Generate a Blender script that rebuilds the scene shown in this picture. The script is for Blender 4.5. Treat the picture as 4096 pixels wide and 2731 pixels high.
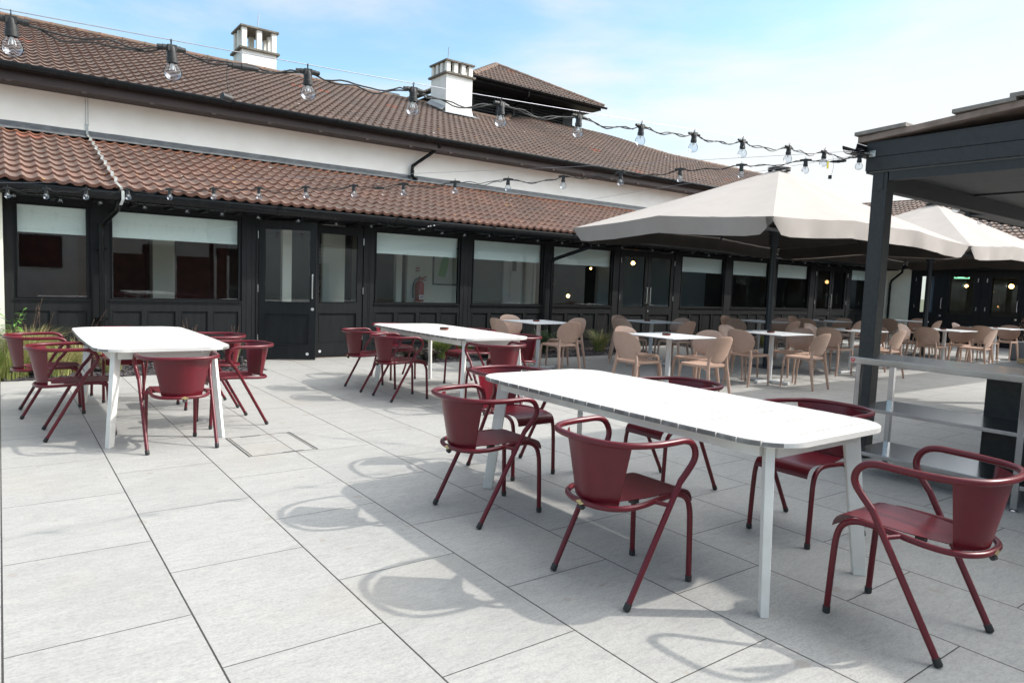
import bpy, math, random
import numpy as np
from mathutils import Vector, Matrix
random.seed(7); rng = np.random.default_rng(7)
R = math.radians
scene = bpy.context.scene
for o in list(bpy.data.objects): bpy.data.objects.remove(o)
COL = scene.collection

# ------------------------------------------------------------------ camera
cd = bpy.data.cameras.new('camera'); cam = bpy.data.objects.new('camera', cd); COL.objects.link(cam)
cd.sensor_width = 36.0; cd.lens = 36.0*2776.65/4096; cd.clip_start = 0.05; cd.clip_end = 3000
YAW, PIT, ROL = .6371, .0860, .0388
fw = Vector((math.sin(YAW)*math.cos(PIT), math.cos(YAW)*math.cos(PIT), -math.sin(PIT)))
rt = Vector((math.cos(YAW), -math.sin(YAW), 0)); up = rt.cross(fw)
rt2 = rt*math.cos(ROL)+up*math.sin(ROL); up2 = up*math.cos(ROL)-rt*math.sin(ROL)
m = Matrix((rt2, up2, -fw)).transposed().to_4x4(); m.translation = Vector((0.018, -5.527, 1.348))
cam.matrix_world = m; scene.camera = cam

# ------------------------------------------------------------------ world, sun, exposure
SUN = Vector((1.05, -.58, 1.0)).normalized()
w = bpy.data.worlds.new('World'); scene.world = w; w.use_nodes = True
nt = w.node_tree; nt.nodes.clear()
def nd(nt, t, **k):
    n = nt.nodes.new(t)
    for a, b in k.items(): setattr(n, a, b)
    return n
out = nd(nt, 'ShaderNodeOutputWorld'); bg = nd(nt, 'ShaderNodeBackground')
sky = nd(nt, 'ShaderNodeTexSky', sky_type='NISHITA', sun_disc=False)
sky.sun_elevation = math.asin(SUN.z); sky.sun_rotation = math.atan2(SUN.x, SUN.y)
sky.air_density = 1.0; sky.dust_density = 1.5; sky.ozone_density = 1.5
bg.inputs['Strength'].default_value = 0.137
tc = nd(nt, 'ShaderNodeTexCoord'); mp = nd(nt, 'ShaderNodeMapping')
mp.inputs['Scale'].default_value = (1.0, 1.4, 4.2); mp.inputs['Rotation'].default_value = (R(8), R(-6), R(25))
nt.links.new(tc.outputs['Generated'], mp.inputs[0])
n1 = nd(nt, 'ShaderNodeTexNoise'); n1.inputs['Scale'].default_value = 1.5; n1.inputs['Detail'].default_value = 9; n1.inputs['Roughness'].default_value = .56; n1.inputs['Distortion'].default_value = .35
nt.links.new(mp.outputs[0], n1.inputs['Vector'])
sx = nd(nt, 'ShaderNodeSeparateXYZ'); nt.links.new(tc.outputs['Generated'], sx.inputs[0])
# more cloud toward +X (the right of the courtyard) and low above the roofs
g1 = nd(nt, 'ShaderNodeMapRange'); g1.inputs['From Min'].default_value = .1; g1.inputs['From Max'].default_value = .85; g1.inputs['To Min'].default_value = -.01; g1.inputs['To Max'].default_value = .10
nt.links.new(sx.outputs['X'], g1.inputs['Value'])
g2 = nd(nt, 'ShaderNodeMapRange'); g2.inputs['From Min'].default_value = .05; g2.inputs['From Max'].default_value = .5; g2.inputs['To Min'].default_value = .1; g2.inputs['To Max'].default_value = -.04
nt.links.new(sx.outputs['Z'], g2.inputs['Value'])
a1 = nd(nt, 'ShaderNodeMath', operation='ADD'); a2 = nd(nt, 'ShaderNodeMath', operation='ADD')
nt.links.new(n1.outputs['Fac'], a1.inputs[0]); nt.links.new(g1.outputs[0], a1.inputs[1])
nt.links.new(a1.outputs[0], a2.inputs[0]); nt.links.new(g2.outputs[0], a2.inputs[1])
cr = nd(nt, 'ShaderNodeMapRange', interpolation_type='SMOOTHSTEP'); cr.inputs['From Min'].default_value = .44; cr.inputs['From Max'].default_value = .74; cr.inputs['To Max'].default_value = .92
skb = nd(nt, 'ShaderNodeMix', data_type='RGBA', blend_type='MULTIPLY'); skb.inputs['Factor'].default_value = 1
nt.links.new(sky.outputs[0], skb.inputs['A']); skb.inputs['B'].default_value = (.92, 1.06, 1.0, 1)
mx = nd(nt, 'ShaderNodeMix', data_type='RGBA')
# out-of-view clouds: added glow near the sun and cover overhead, for fill light
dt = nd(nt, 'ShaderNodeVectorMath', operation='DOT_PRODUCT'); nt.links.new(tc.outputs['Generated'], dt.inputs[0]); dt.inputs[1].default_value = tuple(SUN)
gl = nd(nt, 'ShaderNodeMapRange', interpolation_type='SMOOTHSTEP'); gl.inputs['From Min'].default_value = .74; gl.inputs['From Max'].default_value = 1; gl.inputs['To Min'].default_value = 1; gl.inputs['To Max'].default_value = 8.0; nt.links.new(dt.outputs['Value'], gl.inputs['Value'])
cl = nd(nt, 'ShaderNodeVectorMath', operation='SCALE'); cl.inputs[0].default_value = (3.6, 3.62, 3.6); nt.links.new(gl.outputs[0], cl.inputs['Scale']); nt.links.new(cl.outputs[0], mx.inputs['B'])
g3 = nd(nt, 'ShaderNodeMapRange', interpolation_type='SMOOTHSTEP'); g3.inputs['From Min'].default_value = .48; g3.inputs['From Max'].default_value = .72; g3.inputs['To Max'].default_value = .22; nt.links.new(sx.outputs['Z'], g3.inputs['Value'])
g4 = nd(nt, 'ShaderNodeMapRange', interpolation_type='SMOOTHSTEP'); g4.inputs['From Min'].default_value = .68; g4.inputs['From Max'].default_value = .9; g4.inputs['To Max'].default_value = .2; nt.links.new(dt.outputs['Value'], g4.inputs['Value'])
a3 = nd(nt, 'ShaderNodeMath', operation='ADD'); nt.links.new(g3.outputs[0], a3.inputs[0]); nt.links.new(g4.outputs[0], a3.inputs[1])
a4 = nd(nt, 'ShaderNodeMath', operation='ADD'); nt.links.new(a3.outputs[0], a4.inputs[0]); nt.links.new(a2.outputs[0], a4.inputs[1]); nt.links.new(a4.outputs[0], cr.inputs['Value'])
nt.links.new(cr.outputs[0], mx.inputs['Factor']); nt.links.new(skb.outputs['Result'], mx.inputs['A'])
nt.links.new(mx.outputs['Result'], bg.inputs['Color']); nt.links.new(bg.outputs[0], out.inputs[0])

sd = bpy.data.lights.new('sun', 'SUN'); sd.energy = 2.1; sd.angle = R(.9); sd.color = (1, .95, .88)
so = bpy.data.objects.new('sun', sd); COL.objects.link(so); so.rotation_euler = SUN.to_track_quat('Z', 'Y').to_euler(); so.location = (8, -8, 12)
vs = scene.view_settings; vs.view_transform = 'Standard'; vs.look = 'None'; vs.exposure = 1.0; vs.gamma = 1; vs.use_curve_mapping = False
scene.render.engine = 'CYCLES'
scene.cycles.max_bounces = 8; scene.cycles.transparent_max_bounces = 24

# ------------------------------------------------------------------ materials
def lin(r, g, b):
    f = lambda c: ((c/255+.055)/1.055)**2.4 if c > 10 else c/255/12.92
    return (f(r), f(g), f(b), 1)
def mat(name, c, rough=.6, metal=0, c2=None, scale=8, detail=5, lo=.35, hi=.65, bump=0, bscale=None, coat=0, stretch=None, spec=.5, sheen=0, emit=0):
    m = bpy.data.materials.new(name); m.use_nodes = True; nt = m.node_tree; b = nt.nodes['Principled BSDF']
    b.inputs['Base Color'].default_value = (*c[:3], 1); b.inputs['Roughness'].default_value = rough; b.inputs['Metallic'].default_value = metal
    b.inputs['Specular IOR Level'].default_value = spec
    if coat: b.inputs['Coat Weight'].default_value = coat; b.inputs['Coat Roughness'].default_value = .25
    if sheen: b.inputs['Sheen Weight'].default_value = sheen
    if emit: b.inputs['Emission Color'].default_value = (*c[:3], 1); b.inputs['Emission Strength'].default_value = emit
    vec = None
    if c2 is not None or bump:
        t = nd(nt, 'ShaderNodeTexCoord'); vec = t.outputs['Object']
        if stretch:
            mp = nd(nt, 'ShaderNodeMapping'); mp.inputs['Scale'].default_value = stretch; nt.links.new(vec, mp.inputs[0]); vec = mp.outputs[0]
    if c2 is not None:
        n = nd(nt, 'ShaderNodeTexNoise'); n.inputs['Scale'].default_value = scale; n.inputs['Detail'].default_value = detail; nt.links.new(vec, n.inputs['Vector'])
        r = nd(nt, 'ShaderNodeMapRange'); r.inputs['From Min'].default_value = lo; r.inputs['From Max'].default_value = hi; nt.links.new(n.outputs['Fac'], r.inputs['Value'])
        x = nd(nt, 'ShaderNodeMix', data_type='RGBA'); x.inputs['A'].default_value = (*c[:3], 1); x.inputs['B'].default_value = (*c2[:3], 1)
        nt.links.new(r.outputs[0], x.inputs['Factor']); nt.links.new(x.outputs['Result'], b.inputs['Base Color'])
    if bump:
        n = nd(nt, 'ShaderNodeTexNoise'); n.inputs['Scale'].default_value = bscale or scale*4; n.inputs['Detail'].default_value = 4; nt.links.new(vec, n.inputs['Vector'])
        bp = nd(nt, 'ShaderNodeBump'); bp.inputs['Strength'].default_value = bump; bp.inputs['Distance'].default_value = .01
        nt.links.new(n.outputs['Fac'], bp.inputs['Height']); nt.links.new(bp.outputs[0], b.inputs['Normal'])
    return m
def mth(nt, op, a, b=None, c=None):
    n = nd(nt, 'ShaderNodeMath', operation=op)
    for i, v in enumerate((a, b, c)):
        if v is None: continue
        if isinstance(v, (int, float)): n.inputs[i].default_value = v
        else: nt.links.new(v, n.inputs[i])
    return n.outputs[0]
def mixc(nt, f, a, b, bt='MIX'):
    n = nd(nt, 'ShaderNodeMix', data_type='RGBA', blend_type=bt)
    for k, v in (('Factor', f), ('A', a), ('B', b)):
        if isinstance(v, (int, float)): n.inputs[k].default_value = v
        elif isinstance(v, tuple): n.inputs[k].default_value = (*v[:3], 1)
        else: nt.links.new(v, n.inputs[k])
    return n.outputs['Result']
def noise(nt, vec, s, d=5, r=.5, sc=None):
    if sc:
        mp = nd(nt, 'ShaderNodeMapping'); mp.inputs['Scale'].default_value = sc; nt.links.new(vec, mp.inputs[0]); vec = mp.outputs[0]
    n = nd(nt, 'ShaderNodeTexNoise'); n.inputs['Scale'].default_value = s; n.inputs['Detail'].default_value = d; n.inputs['Roughness'].default_value = r
    nt.links.new(vec, n.inputs['Vector']); return n.outputs['Fac']
def ramp(nt, v, lo, hi, a=0., b=1.):
    n = nd(nt, 'ShaderNodeMapRange', interpolation_type='SMOOTHSTEP')
    for k, x in (('From Min', lo), ('From Max', hi), ('To Min', a), ('To Max', b)): n.inputs[k].default_value = x
    nt.links.new(v, n.inputs['Value']); return n.outputs[0]

M = {}
M['timber'] = mat('black_timber_paint', (.0085, .0095, .0103), .55, c2=(.0125, .0138, .015), scale=3, bump=.12, bscale=60, stretch=(6, 6, 1), spec=.22)
M['gutter'] = mat('black_gutter_plastic', (.0045, .0052, .006), .25, c2=(.009, .009, .009), scale=7, lo=.5, hi=.75, spec=.25)
M['fascia'] = mat('brown_fascia', (.024, .012, .0105), .6, c2=(.032, .017, .0145), scale=3)
M['render'] = mat('white_render', (.88, .845, .79), .85, c2=(.83, .79, .725), scale=2.5, bump=.25, bscale=180)
M['cream'] = mat('cream_render', (.72, .71, .60), .85, c2=(.68, .66, .56), scale=3, bump=.25, bscale=150)
M['chimney'] = mat('white_chimney_paint', (.78, .77, .73), .8, c2=(.55, .52, .46), scale=5, lo=.55, hi=.85, bump=.2, bscale=90)
M['slab'] = mat('weathered_concrete', (.10, .09, .075), .9, c2=(.19, .17, .14), scale=14, bump=.5, bscale=60)
M['lead'] = mat('lead_flashing', (.085, .09, .098), .5, c2=(.14, .145, .15), scale=9, bump=.25, bscale=20, stretch=(1, 1, 3))
M['steel'] = mat('stainless_steel', (.46, .465, .475), .2, 1, c2=(.42, .425, .435), scale=5, stretch=(30, 2, 2))
M['chrome'] = mat('satin_handle_metal', (.7, .7, .69), .3, 1)
M['red'] = mat('dark_red_metal', (.092, .0026, .0085), .36, c2=(.104, .0032, .0100), scale=22, coat=.15, spec=.35, bump=.03, bscale=500)
M['badge'] = mat('gold_badge', (.55, .45, .22), .4, .6, c2=(.2, .15, .07), scale=60)
M['rubber'] = mat('black_rubber', (.012, .012, .013), .55, c2=(.02, .02, .02), scale=30)
M['beige'] = mat('beige_plastic', (.43, .285, .215), .45, c2=(.46, .305, .235), scale=20)
M['tabwhite'] = mat('white_table_frame_paint', (.70, .69, .66), .5, c2=(.62, .60, .56), scale=6, bump=.08, bscale=60)
M['hpl'] = mat('white_laminate', (.72, .745, .76), .33, c2=(.69, .715, .735), scale=4)
M['hpledge'] = mat('dark_laminate_edge', (.03, .032, .035), .5)
M['polewhite'] = mat('white_powder_coat', (.68, .69, .69), .42, c2=(.62, .63, .63), scale=12)
M['clay'] = mat('terracotta_ashtray', (.16, .035, .018), .5, c2=(.22, .055, .03), scale=25)
M['ash'] = mat('dark_ashtray_rim', (.02, .014, .012), .5)
M['polegrey'] = mat('anthracite_pole', (.035, .042, .052), .4, .3)
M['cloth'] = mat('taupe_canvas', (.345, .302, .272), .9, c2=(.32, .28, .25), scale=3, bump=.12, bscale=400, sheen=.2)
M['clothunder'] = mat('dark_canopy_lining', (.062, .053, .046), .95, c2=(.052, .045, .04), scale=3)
M['pergola'] = mat('charcoal_painted_timber', (.0125, .0135, .0155), .5, c2=(.019, .020, .0225), scale=4, bump=.15, bscale=50, stretch=(1, 8, 8))
M['ceilboard'] = mat('grey_ceiling_board', (.085, .088, .088), .7, c2=(.10, .10, .10), scale=6)
M['verge'] = mat('brown_verge_mortar', (.30, .225, .19), .9, c2=(.20, .15, .125), scale=9, bump=.5, bscale=60)
M['flat_tile'] = mat('grey_roof_tile', (.20, .18, .165), .85, c2=(.27, .24, .215), scale=14, bump=.4, bscale=90)
M['whitedoor'] = mat('white_gloss_paint', (.72, .73, .74), .35)
M['blind'] = mat('roller_blind_fabric', (.86, .89, .87), .9, c2=(.83, .86, .84), scale=30)
M['sill'] = mat('pale_green_sill', (.45, .55, .47), .35)
M['inwall'] = mat('interior_cream_wall', (.78, .74, .66), .85, c2=(.74, .70, .62), scale=3)
M['indark'] = mat('interior_dark_wall', (.13, .115, .105), .8, c2=(.16, .145, .13), scale=2)
M['inblue'] = mat('interior_blue_wall', (.36, .48, .58), .8, c2=(.32, .44, .54), scale=2)
M['infloor'] = mat('interior_wood_floor', (.10, .06, .04), .5, c2=(.14, .085, .055), scale=3)
M['curtain'] = mat('pale_curtain', (.40, .47, .58), .9)
M['curtainred'] = mat('brown_red_curtain', (.07, .02, .018), .8, c2=(.10, .03, .025), scale=6)
M['soil'] = mat('slate_mulch', (.030, .026, .028), .8, c2=(.085, .075, .078), scale=45, bump=.9, bscale=70)
M['stonechip'] = mat('slate_chipping', (.06, .055, .06), .6, c2=(.16, .15, .15), scale=20)
M['extred'] = mat('extinguisher_red', (.35, .015, .015), .35)
M['warm'] = mat('warm_lit_bulb', (1.0, .50, .17), .4, emit=9)
M['exitsign'] = mat('green_lit_sign', (.25, .7, .4), .4, emit=1.2)
M['wood'] = mat('pale_wood', (.42, .27, .12), .5, c2=(.30, .18, .08), scale=4, stretch=(1, 14, 14))
M['paper'] = mat('picture_print', (.5, .52, .46), .7)
M['green'] = mat('picture_green', (.12, .32, .08), .7)
M['woven'] = mat('brown_woven_fence', (.055, .03, .022), .9, c2=(.09, .05, .038), scale=3, stretch=(1, 1, 30), bump=.5, bscale=20)
M['grout'] = mat('dark_frame_metal', (.045, .045, .045), .5)
M['yellow'] = mat('yellow_tag', (.5, .42, .03), .5)
M['shieldred'] = mat('red_sticker', (.55, .02, .015), .35)
M['white'] = mat('white_print', (.8, .8, .8), .5)
M['cable'] = mat('black_cable', (.010, .010, .011), .45)
M['wire'] = mat('steel_wire', (.32, .32, .36), .4, .8)
M['leafg'] = mat('fresh_green_leaf', (.14, .30, .045), .5, c2=(.08, .20, .035), scale=9)
M['leafd'] = mat('dark_green_leaf', (.035, .075, .02), .5, c2=(.06, .11, .03), scale=9)
M['leafp'] = mat('bronze_leaf', (.06, .035, .035), .5, c2=(.13, .10, .085), scale=12)
M['straw'] = mat('straw_grass', (.50, .40, .20), .7, c2=(.36, .33, .13), scale=4)
M['grassg'] = mat('green_grass', (.13, .21, .04), .6, c2=(.26, .29, .08), scale=4)
M['dry'] = mat('dry_seed_head', (.20, .12, .08), .8, c2=(.12, .07, .05), scale=9)
M['planter'] = mat('grey_planter', (.13, .15, .17), .5)

def glassmat(name, tint, refl=1.5, ior=1.5, rough=0.0):
    m = bpy.data.materials.new(name); m.use_nodes = True; nt = m.node_tree; nt.nodes.clear()
    o = nd(nt, 'ShaderNodeOutputMaterial'); mix = nd(nt, 'ShaderNodeMixShader'); tr = nd(nt, 'ShaderNodeBsdfTransparent'); gl = nd(nt, 'ShaderNodeBsdfGlossy')
    tr.inputs[0].default_value = (*tint, 1); gl.inputs['Roughness'].default_value = rough; gl.inputs[0].default_value = (.96, .98, 1, 1)
    fr = nd(nt, 'ShaderNodeFresnel'); fr.inputs[0].default_value = ior
    f = mth(nt, 'MULTIPLY', fr.outputs[0], refl); f = mth(nt, 'MINIMUM', f, 1.0)
    f = mth(nt, 'MULTIPLY', f, mth(nt, 'SUBTRACT', 1.0, nd(nt, 'ShaderNodeNewGeometry').outputs['Backfacing']))   # one reflection per sheet
    nt.links.new(f, mix.inputs[0]); nt.links.new(tr.outputs[0], mix.inputs[1]); nt.links.new(gl.outputs[0], mix.inputs[2]); nt.links.new(mix.outputs[0], o.inputs[0])
    return m
M['glass'] = glassmat('window_glass', (.92, .95, .94), 1.9)
M['bulb'] = glassmat('clear_bulb_glass', (.90, .91, .93), 4.5, 1.5)

def tilemat(name, c1, c2, c3, top=None):
    m = bpy.data.materials.new(name); m.use_nodes = True; nt = m.node_tree; b = nt.nodes['Principled BSDF']
    uv = nd(nt, 'ShaderNodeUVMap').outputs[0]; ob = nd(nt, 'ShaderNodeTexCoord').outputs['Object']
    fl = nd(nt, 'ShaderNodeVectorMath', operation='FLOOR'); nt.links.new(uv, fl.inputs[0])
    wn = nd(nt, 'ShaderNodeTexWhiteNoise'); nt.links.new(fl.outputs[0], wn.inputs['Vector'])
    base = mixc(nt, wn.outputs['Value'], c1, c2)
    big = ramp(nt, noise(nt, ob, .7, 3), .4, .62); base = mixc(nt, mth(nt, 'MULTIPLY', big, .6), base, c3)
    odd = mth(nt, 'GREATER_THAN', wn.outputs['Value'], .985); base = mixc(nt, odd, base, (.30, .10, .06))
    if top is not None:
        s = nd(nt, 'ShaderNodeSeparateXYZ'); nt.links.new(uv, s.inputs[0]); t = mth(nt, 'GREATER_THAN', s.outputs['Y'], top-.02)
        base = mixc(nt, mth(nt, 'MULTIPLY', t, .8), base, (.33, .12, .055))
    fine = noise(nt, ob, 60, 6, .7); base = mixc(nt, ramp(nt, fine, .35, .7, 0, .55), base, (.05, .04, .035))
    moss = ramp(nt, noise(nt, ob, 5, 6, .7), .64, .72); base = mixc(nt, mth(nt, 'MULTIPLY', moss, .6), base, (.055, .05, .042))
    lic = ramp(nt, noise(nt, ob, 9, 2, .4), .745, .76); base = mixc(nt, lic, base, (.55, .26, .03))
    wh = ramp(nt, noise(nt, ob, 13, 2, .4, (1, .55, 1)), .758, .775); base = mixc(nt, wh, base, (.6, .58, .54))
    nt.links.new(base, b.inputs['Base Color']); b.inputs['Roughness'].default_value = .85
    bp = nd(nt, 'ShaderNodeBump'); bp.inputs['Strength'].default_value = .35; bp.inputs['Distance'].default_value = .006
    nt.links.new(noise(nt, ob, 90, 4), bp.inputs['Height']); nt.links.new(bp.outputs[0], b.inputs['Normal'])
    return m
M['tile_low'] = tilemat('red_brown_pantile', (.245, .135, .100), (.185, .118, .092), (.145, .105, .088), 9)
M['tile_up'] = tilemat('dark_brown_pantile', (.180, .128, .104), (.145, .106, .088), (.205, .135, .102))
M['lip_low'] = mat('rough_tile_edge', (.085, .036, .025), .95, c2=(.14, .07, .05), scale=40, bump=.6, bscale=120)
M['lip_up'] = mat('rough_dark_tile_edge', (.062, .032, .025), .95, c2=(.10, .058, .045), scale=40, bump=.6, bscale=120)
M['ridge'] = mat('ridge_tile', (.17, .095, .065), .85, c2=(.10, .075, .055), scale=5, bump=.5, bscale=50)

# paving: 0.6 x 0.9 m porcelain slabs, half bond
SW, SL = .6017, .9
def pavemat():
    m = bpy.data.materials.new('porcelain_paving'); m.use_nodes = True; nt = m.node_tree; b = nt.nodes['Principled BSDF']
    ob = nd(nt, 'ShaderNodeTexCoord').outputs['Object']; s = nd(nt, 'ShaderNodeSeparateXYZ'); nt.links.new(ob, s.inputs[0])
    u = mth(nt, 'DIVIDE', s.outputs['X'], SW); r = mth(nt, 'FLOOR', u); fu = mth(nt, 'FRACT', u)
    par = mth(nt, 'FLOORED_MODULO', r, 2.0)
    v = mth(nt, 'ADD', mth(nt, 'DIVIDE', s.outputs['Y'], SL), mth(nt, 'MULTIPLY', par, .5)); k = mth(nt, 'FLOOR', v); fv = mth(nt, 'FRACT', v)
    du = mth(nt, 'MULTIPLY', mth(nt, 'MINIMUM', fu, mth(nt, 'SUBTRACT', 1, fu)), SW)
    dv = mth(nt, 'MULTIPLY', mth(nt, 'MINIMUM', fv, mth(nt, 'SUBTRACT', 1, fv)), SL)
    d = mth(nt, 'MINIMUM', mth(nt, 'ADD', du, 0.0), mth(nt, 'ADD', dv, .0009))
    wob = mth(nt, 'MULTIPLY', noise(nt, ob, 40, 2), .0012)
    j = ramp(nt, mth(nt, 'ADD', d, wob), .0034, .0046, 1, 0)
    cv = nd(nt, 'ShaderNodeCombineXYZ'); nt.links.new(r, cv.inputs[0]); nt.links.new(k, cv.inputs[1])
    wn = nd(nt, 'ShaderNodeTexWhiteNoise'); nt.links.new(cv.outputs[0], wn.inputs['Vector'])
    off = nd(nt, 'ShaderNodeVectorMath', operation='MULTIPLY_ADD'); nt.links.new(wn.outputs['Color'], off.inputs[0]); off.inputs[1].default_value = (13, 17, 5); nt.links.new(ob, off.inputs[2])
    ov = off.outputs[0]
    c = mixc(nt, wn.outputs['Value'], (.35, .343, .325), (.39, .383, .364))
    c = mixc(nt, ramp(nt, noise(nt, ov, 3.2, 5, .62, (1.0, 2.4, 1)), .36, .68, 0, .6), c, (.43, .424, .40))
    c = mixc(nt, ramp(nt, noise(nt, ov, 15, 6, .72, (1.0, 3.6, 1)), .42, .72, 0, .62), c, (.25, .25, .25))
    c = mixc(nt, ramp(nt, noise(nt, ov, 75, 4, .75, (1, 1.6, 1)), .40, .68, 0, .55), c, (.22, .22, .215))
    c = mixc(nt, ramp(nt, noise(nt, ov, 95, 3, .7, (1, 2.4, 1)), .60, .74, 0, .6), c, (.58, .575, .56))
    st = ramp(nt, noise(nt, ob, .9, 3, .5), .56, .72, 0, .22); c = mixc(nt, st, c, (.33, .29, .23))
    sp = ramp(nt, noise(nt, ob, 7, 1, .3), .735, .76, 0, .35); c = mixc(nt, sp, c, (.25, .20, .15))
    c = mixc(nt, j, c, (.045, .042, .038))
    nt.links.new(c, b.inputs['Base Color']); b.inputs['Roughness'].default_value = .58
    bp = nd(nt, 'ShaderNodeBump'); bp.inputs['Strength'].default_value = .6; bp.inputs['Distance'].default_value = .004
    hgt = mth(nt, 'SUBTRACT', mth(nt, 'MULTIPLY', noise(nt, ob, 120, 3), .12), j)
    nt.links.new(hgt, bp.inputs['Height']); nt.links.new(bp.outputs[0], b.inputs['Normal'])
    return m
M['pave'] = pavemat()
def slatmat():
    m = bpy.data.materials.new('white_weathered_slats'); m.use_nodes = True; nt = m.node_tree; b = nt.nodes['Principled BSDF']
    ob = nd(nt, 'ShaderNodeTexCoord').outputs['Object']
    s = nd(nt, 'ShaderNodeSeparateXYZ'); nt.links.new(ob, s.inputs[0])
    k = mth(nt, 'FLOOR', mth(nt, 'DIVIDE', s.outputs['Y'], .1)); cv = nd(nt, 'ShaderNodeCombineXYZ'); nt.links.new(k, cv.inputs[1])
    wn = nd(nt, 'ShaderNodeTexWhiteNoise'); nt.links.new(cv.outputs[0], wn.inputs['Vector'])
    off = nd(nt, 'ShaderNodeVectorMath', operation='MULTIPLY_ADD'); nt.links.new(wn.outputs['Color'], off.inputs[0]); off.inputs[1].default_value = (9, 9, 9); nt.links.new(ob, off.inputs[2])
    c = mixc(nt, wn.outputs['Value'], (.55, .54, .52), (.585, .575, .555))
    c = mixc(nt, ramp(nt, noise(nt, off.outputs[0], 5, 6, .7, (1, 9, 9)), .52, .70, 0, .8), c, (.40, .375, .335))
    c = mixc(nt, ramp(nt, noise(nt, ob, 2.6, 4, .6), .60, .72, 0, .5), c, (.42, .42, .42))
    geo = nd(nt, 'ShaderNodeNewGeometry'); gs = nd(nt, 'ShaderNodeSeparateXYZ'); nt.links.new(geo.outputs['Normal'], gs.inputs[0])
    edge = mth(nt, 'GREATER_THAN', mth(nt, 'ABSOLUTE', gs.outputs['X']), .62)
    c = mixc(nt, mth(nt, 'MULTIPLY', edge, ramp(nt, noise(nt, ob, 14, 3), .3, .6, .7, .95)), c, (.10, .094, .088))
    nt.links.new(c, b.inputs['Base Color']); b.inputs['Roughness'].default_value = .6
    bp = nd(nt, 'ShaderNodeBump'); bp.inputs['Strength'].default_value = .25; bp.inputs['Distance'].default_value = .003
    nt.links.new(noise(nt, ob, 12, 5, .6, (1, 12, 12)), bp.inputs['Height']); nt.links.new(bp.outputs[0], b.inputs['Normal'])
    return m
M['slat'] = slatmat()

# ------------------------------------------------------------------ mesh building
class MB:
    def __init__(s): s.v = []; s.f = []; s.uv = None
    def quadset(s, vs, fs):
        n = len(s.v); s.v += [tuple(p) for p in vs]; s.f += [tuple(i+n for i in f) for f in fs]; return s
    def box(s, x0, x1, y0, y1, z0, z1, mtx=None):
        if x0 > x1: x0, x1 = x1, x0
        if y0 > y1: y0, y1 = y1, y0
        vs = [(x, y, z) for z in (z0, z1) for y in (y0, y1) for x in (x0, x1)]
        if mtx is not None: vs = [tuple(mtx @ Vector(p)) for p in vs]
        return s.quadset(vs, [(0, 2, 3, 1), (4, 5, 7, 6), (0, 1, 5, 4), (2, 6, 7, 3), (0, 4, 6, 2), (1, 3, 7, 5)])
    def loft(s, rings, caps=True, closed=True):
        n = len(rings[0]); base = len(s.v)
        for r in rings: s.v += [tuple(p) for p in r]
        for a in range(len(rings)-1):
            for i in range(n if closed else n-1):
                j = (i+1) % n
                s.f.append((base+a*n+i, base+a*n+j, base+(a+1)*n+j, base+(a+1)*n+i))
        if caps and closed:
            s.f.append(tuple(base+i for i in reversed(range(n)))); s.f.append(tuple(base+(len(rings)-1)*n+i for i in range(n)))
        return s
    def tube(s, pts, r, n=10, caps=True):
        pts = [Vector(p) for p in pts]; rr = r if isinstance(r, (list, tuple)) else [r]*len(pts)
        T = [(pts[min(i+1, len(pts)-1)]-pts[max(i-1, 0)]).normalized() for i in range(len(pts))]
        a = Vector((0, 0, 1)) if abs(T[0].z) < .9 else Vector((1, 0, 0)); nrm = T[0].cross(a).normalized(); rings = []
        for i, p in enumerate(pts):
            nrm = (nrm-T[i]*nrm.dot(T[i])).normalized(); bn = T[i].cross(nrm)
            rings.append([p+(nrm*math.cos(2*math.pi*k/n)+bn*math.sin(2*math.pi*k/n))*rr[i] for k in range(n)])
        return s.loft(rings, caps)
    def lathe(s, prof, n=20, at=(0, 0, 0), caps=True):
        rings = [[(at[0]+r*math.cos(2*math.pi*k/n), at[1]+r*math.sin(2*math.pi*k/n), at[2]+z) for k in range(n)] for r, z in prof]
        return s.loft(rings, caps)
    def prism(s, poly, z0, z1):  # poly in xy
        return s.loft([[(x, y, z0) for x, y in poly], [(x, y, z1) for x, y in poly]])
    def taper(s, b0, b1, z0, z1):  # b=(cx,cy,hx,hy)
        q = lambda b, z: [(b[0]+sx*b[2], b[1]+sy*b[3], z) for sx, sy in ((-1, -1), (1, -1), (1, 1), (-1, 1))]
        return s.loft([q(b0, z0), q(b1, z1)])
    def build(s, name, mt, parent=None, smooth=False, bevel=0, loc=None):
        me = bpy.data.meshes.new(name); me.from_pydata(s.v, [], s.f); me.update()
        if s.uv is not None:
            l = me.uv_layers.new(name='UVMap'); idx = np.zeros(len(me.loops), dtype=np.int32); me.loops.foreach_get('vertex_index', idx)
            l.data.foreach_set('uv', np.asarray(s.uv, dtype=np.float32)[idx].ravel())
        o = bpy.data.objects.new(name, me); COL.objects.link(o); me.materials.append(M[mt] if isinstance(mt, str) else mt)
        if smooth:
            me.polygons.foreach_set('use_smooth', [True]*len(me.polygons)); me.set_sharp_from_angle(angle=R(40 if smooth is True else smooth))
        if bevel:
            b = o.modifiers.new('bevel', 'BEVEL'); b.width = bevel; b.segments = 2; b.limit_method = 'ANGLE'; b.angle_limit = R(35)
        if parent: o.parent = parent
        if loc: o.location = loc
        return o
def thing(name, label, cat, loc=(0, 0, 0), rz=0, group=None):
    o = bpy.data.objects.new(name, None); COL.objects.link(o); o.location = loc; o.rotation_euler = (0, 0, rz); o.empty_display_size = .1
    o['label'] = label; o['category'] = cat
    if group: o['group'] = group
    return o
def tag(o, label=None, cat=None, group=None, kind=None):
    for k, v in (('label', label), ('category', cat), ('group', group), ('kind', kind)):
        if v: o[k] = v
    return o
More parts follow.
